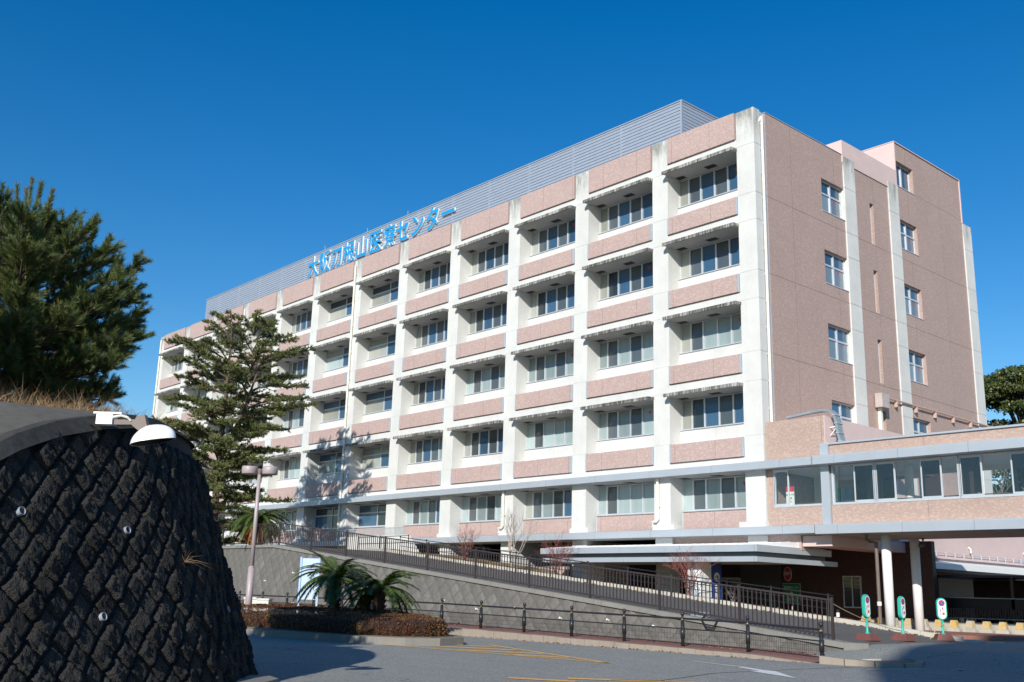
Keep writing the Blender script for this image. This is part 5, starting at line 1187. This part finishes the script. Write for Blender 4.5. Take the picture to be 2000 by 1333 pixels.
bare('tall pale bare shrub before a white pillar, highest of the shrubs', 'bare_shrub', 'shrub', (-12.0, -3.9, 2.35), 3.3, M['twiggrey'], 43, .3, 5, 5, .034, 'bare shrubs along the ramp planter', .4)
bare('small reddish bare shrub, leftmost along the planter', 'bare_shrub', 'shrub', (-15.6, -3.9, 2.75), 2.0, M['twigred'], 44, .45, 5, 7, .022, 'bare shrubs along the ramp planter')
bare('thin low bare twig plant right of the entrance column', 'bare_shrub', 'shrub', (1.2, -4.1, 1.05), .8, M['twiggrey'], 45, .6, 3, 3, .01, 'bare shrubs along the ramp planter')
# dry grass on the mound, tufts on the wall, fallen leaves
Vs = []; Fs = []; off = 0
def blade(p, d, L, w_, bend):
    global off
    s = unit(np.cross(d, rng.normal(0, 1, 3)))*w_; m = p+d*L*.55; e = p+d*L+bend*L*.35
    Vs.extend([p-s, p+s, m+s*.7, m-s*.7, e]); Fs.extend([(off, off+1, off+2), (off, off+2, off+3), (off+3, off+2, off+4)]); off += 5
mv = np.array([v_ for v_ in q.v[:0]]) if False else None
mco = [v_.co.copy() for v_ in mound.data.vertices]; NI = 5
for i in range(7500):
    a = random.uniform(.18, .72)*(len(ss)-1); ia = int(a); jj = random.uniform(0, 2.2) if random.random() < .8 else random.uniform(0, 3.6); j = int(jj); fa = a-ia; fj = jj-j
    c00, c10, c01, c11 = mco[ia*NI+j], mco[(ia+1)*NI+j], mco[ia*NI+j+1], mco[(ia+1)*NI+j+1]
    p = np.array((c00*(1-fa)+c10*fa)*(1-fj)+(c01*(1-fa)+c11*fa)*fj); d = unit(rng.normal(0, .45, 3)+np.array([0, 0, .9])); blade(p, d, random.uniform(.15, .5), .005, unit(rng.normal(0, 1, 3)+np.array([.2, .3, -.5])))
GR = ob('dry_grass', fastmesh('dry_grass', np.array(Vs), np.array(Fs), M['straw'])); tag(GR, 'dry straw coloured grass on the mound above the black wall', 'grass', None, 'stuff')
for lab, ds, h, n_ in (('dry grass tuft growing from the black wall face', 4.04, 1.8, 12), ('small grass tuft near the top right of the black wall', 6.74, 3.35, 9)):
    Vs = []; Fs = []; off = 0; p = np.array(surf(S_nose+ds, h)); nn = at_s(S_nose+ds)[1]; o_ = np.array([-nn.x, -nn.y, 0]); p = p+o_*.1
    for i in range(n_): d = unit(o_*.6+rng.normal(0, .5, 3)+np.array([0, 0, .55])); blade(p, d, random.uniform(.15, .38), .0035, unit(o_+rng.normal(0, .4, 3)+np.array([0, 0, -1.2])))
    tag(ob('grass_tuft', fastmesh('grass_tuft', np.array(Vs), np.array(Fs), M['straw'])), lab, 'grass')
LP_ = []
for i in range(2600): x = random.uniform(-24, 9.2); y = -4.5+abs(random.gauss(0, .55)); LP_.append((x, y, bank_z(x, y)+.03+random.uniform(0, .05)))
for i in range(500): x = random.uniform(-20, 9.2); y = -4.72-abs(random.gauss(0, .1)); LP_.append((x, y, ramp_z(x)+.0))
for i in range(140): x = random.uniform(-8, 11); y = -14.5-abs(random.gauss(0, .09)); LP_.append((x, y, -.235))
for i in range(160): x = random.uniform(-8, 10); y = random.uniform(-13.0, -11.9); LP_.append((x, y, sw_z(x)+.015))
V, F = leaf_cloud(np.array(LP_), np.tile(np.array([0, 0, 1.]), (len(LP_), 1)), .10, .35, .6)
tag(ob('fallen_leaves', fastmesh('fallen_leaves', V, F, M['litter'])), 'brown fallen leaves along the planter and kerbs', 'leaves', None, 'stuff')

# ================================================================== neighbouring building behind the photographer
NB = thing('neighbour_building', 'plain concrete building behind the photographer that shades the road', 'building', (46, -60, -.25))
d1 = Vector((-.26, .97)).normalized(); c0 = Vector((44.9, -68.1)); c1 = c0+d1*18; n1 = Vector((d1.y, -d1.x)); 
ob('wall', MB().prism([tuple(c0), tuple(c0+n1*16), tuple(c1+n1*16), tuple(c1)], -.3, 29.9), NB, M['concrete_clean'])
q = MB()
for j in range(8):
    for i in range(5):
        a = c0+d1*(1.2+i*3.4)-n1*.03; b = a+d1*2.0; q.add([(a.x, a.y, 2+j*3.4), (b.x, b.y, 2+j*3.4), (b.x, b.y, 3.5+j*3.4), (a.x, a.y, 3.5+j*3.4)], [(0, 1, 2, 3)])
ob('window', q, NB, M['p_dark'])
print('objects', len(bpy.data.objects), 'tris', sum(len(m.polygons) for m in bpy.data.meshes))
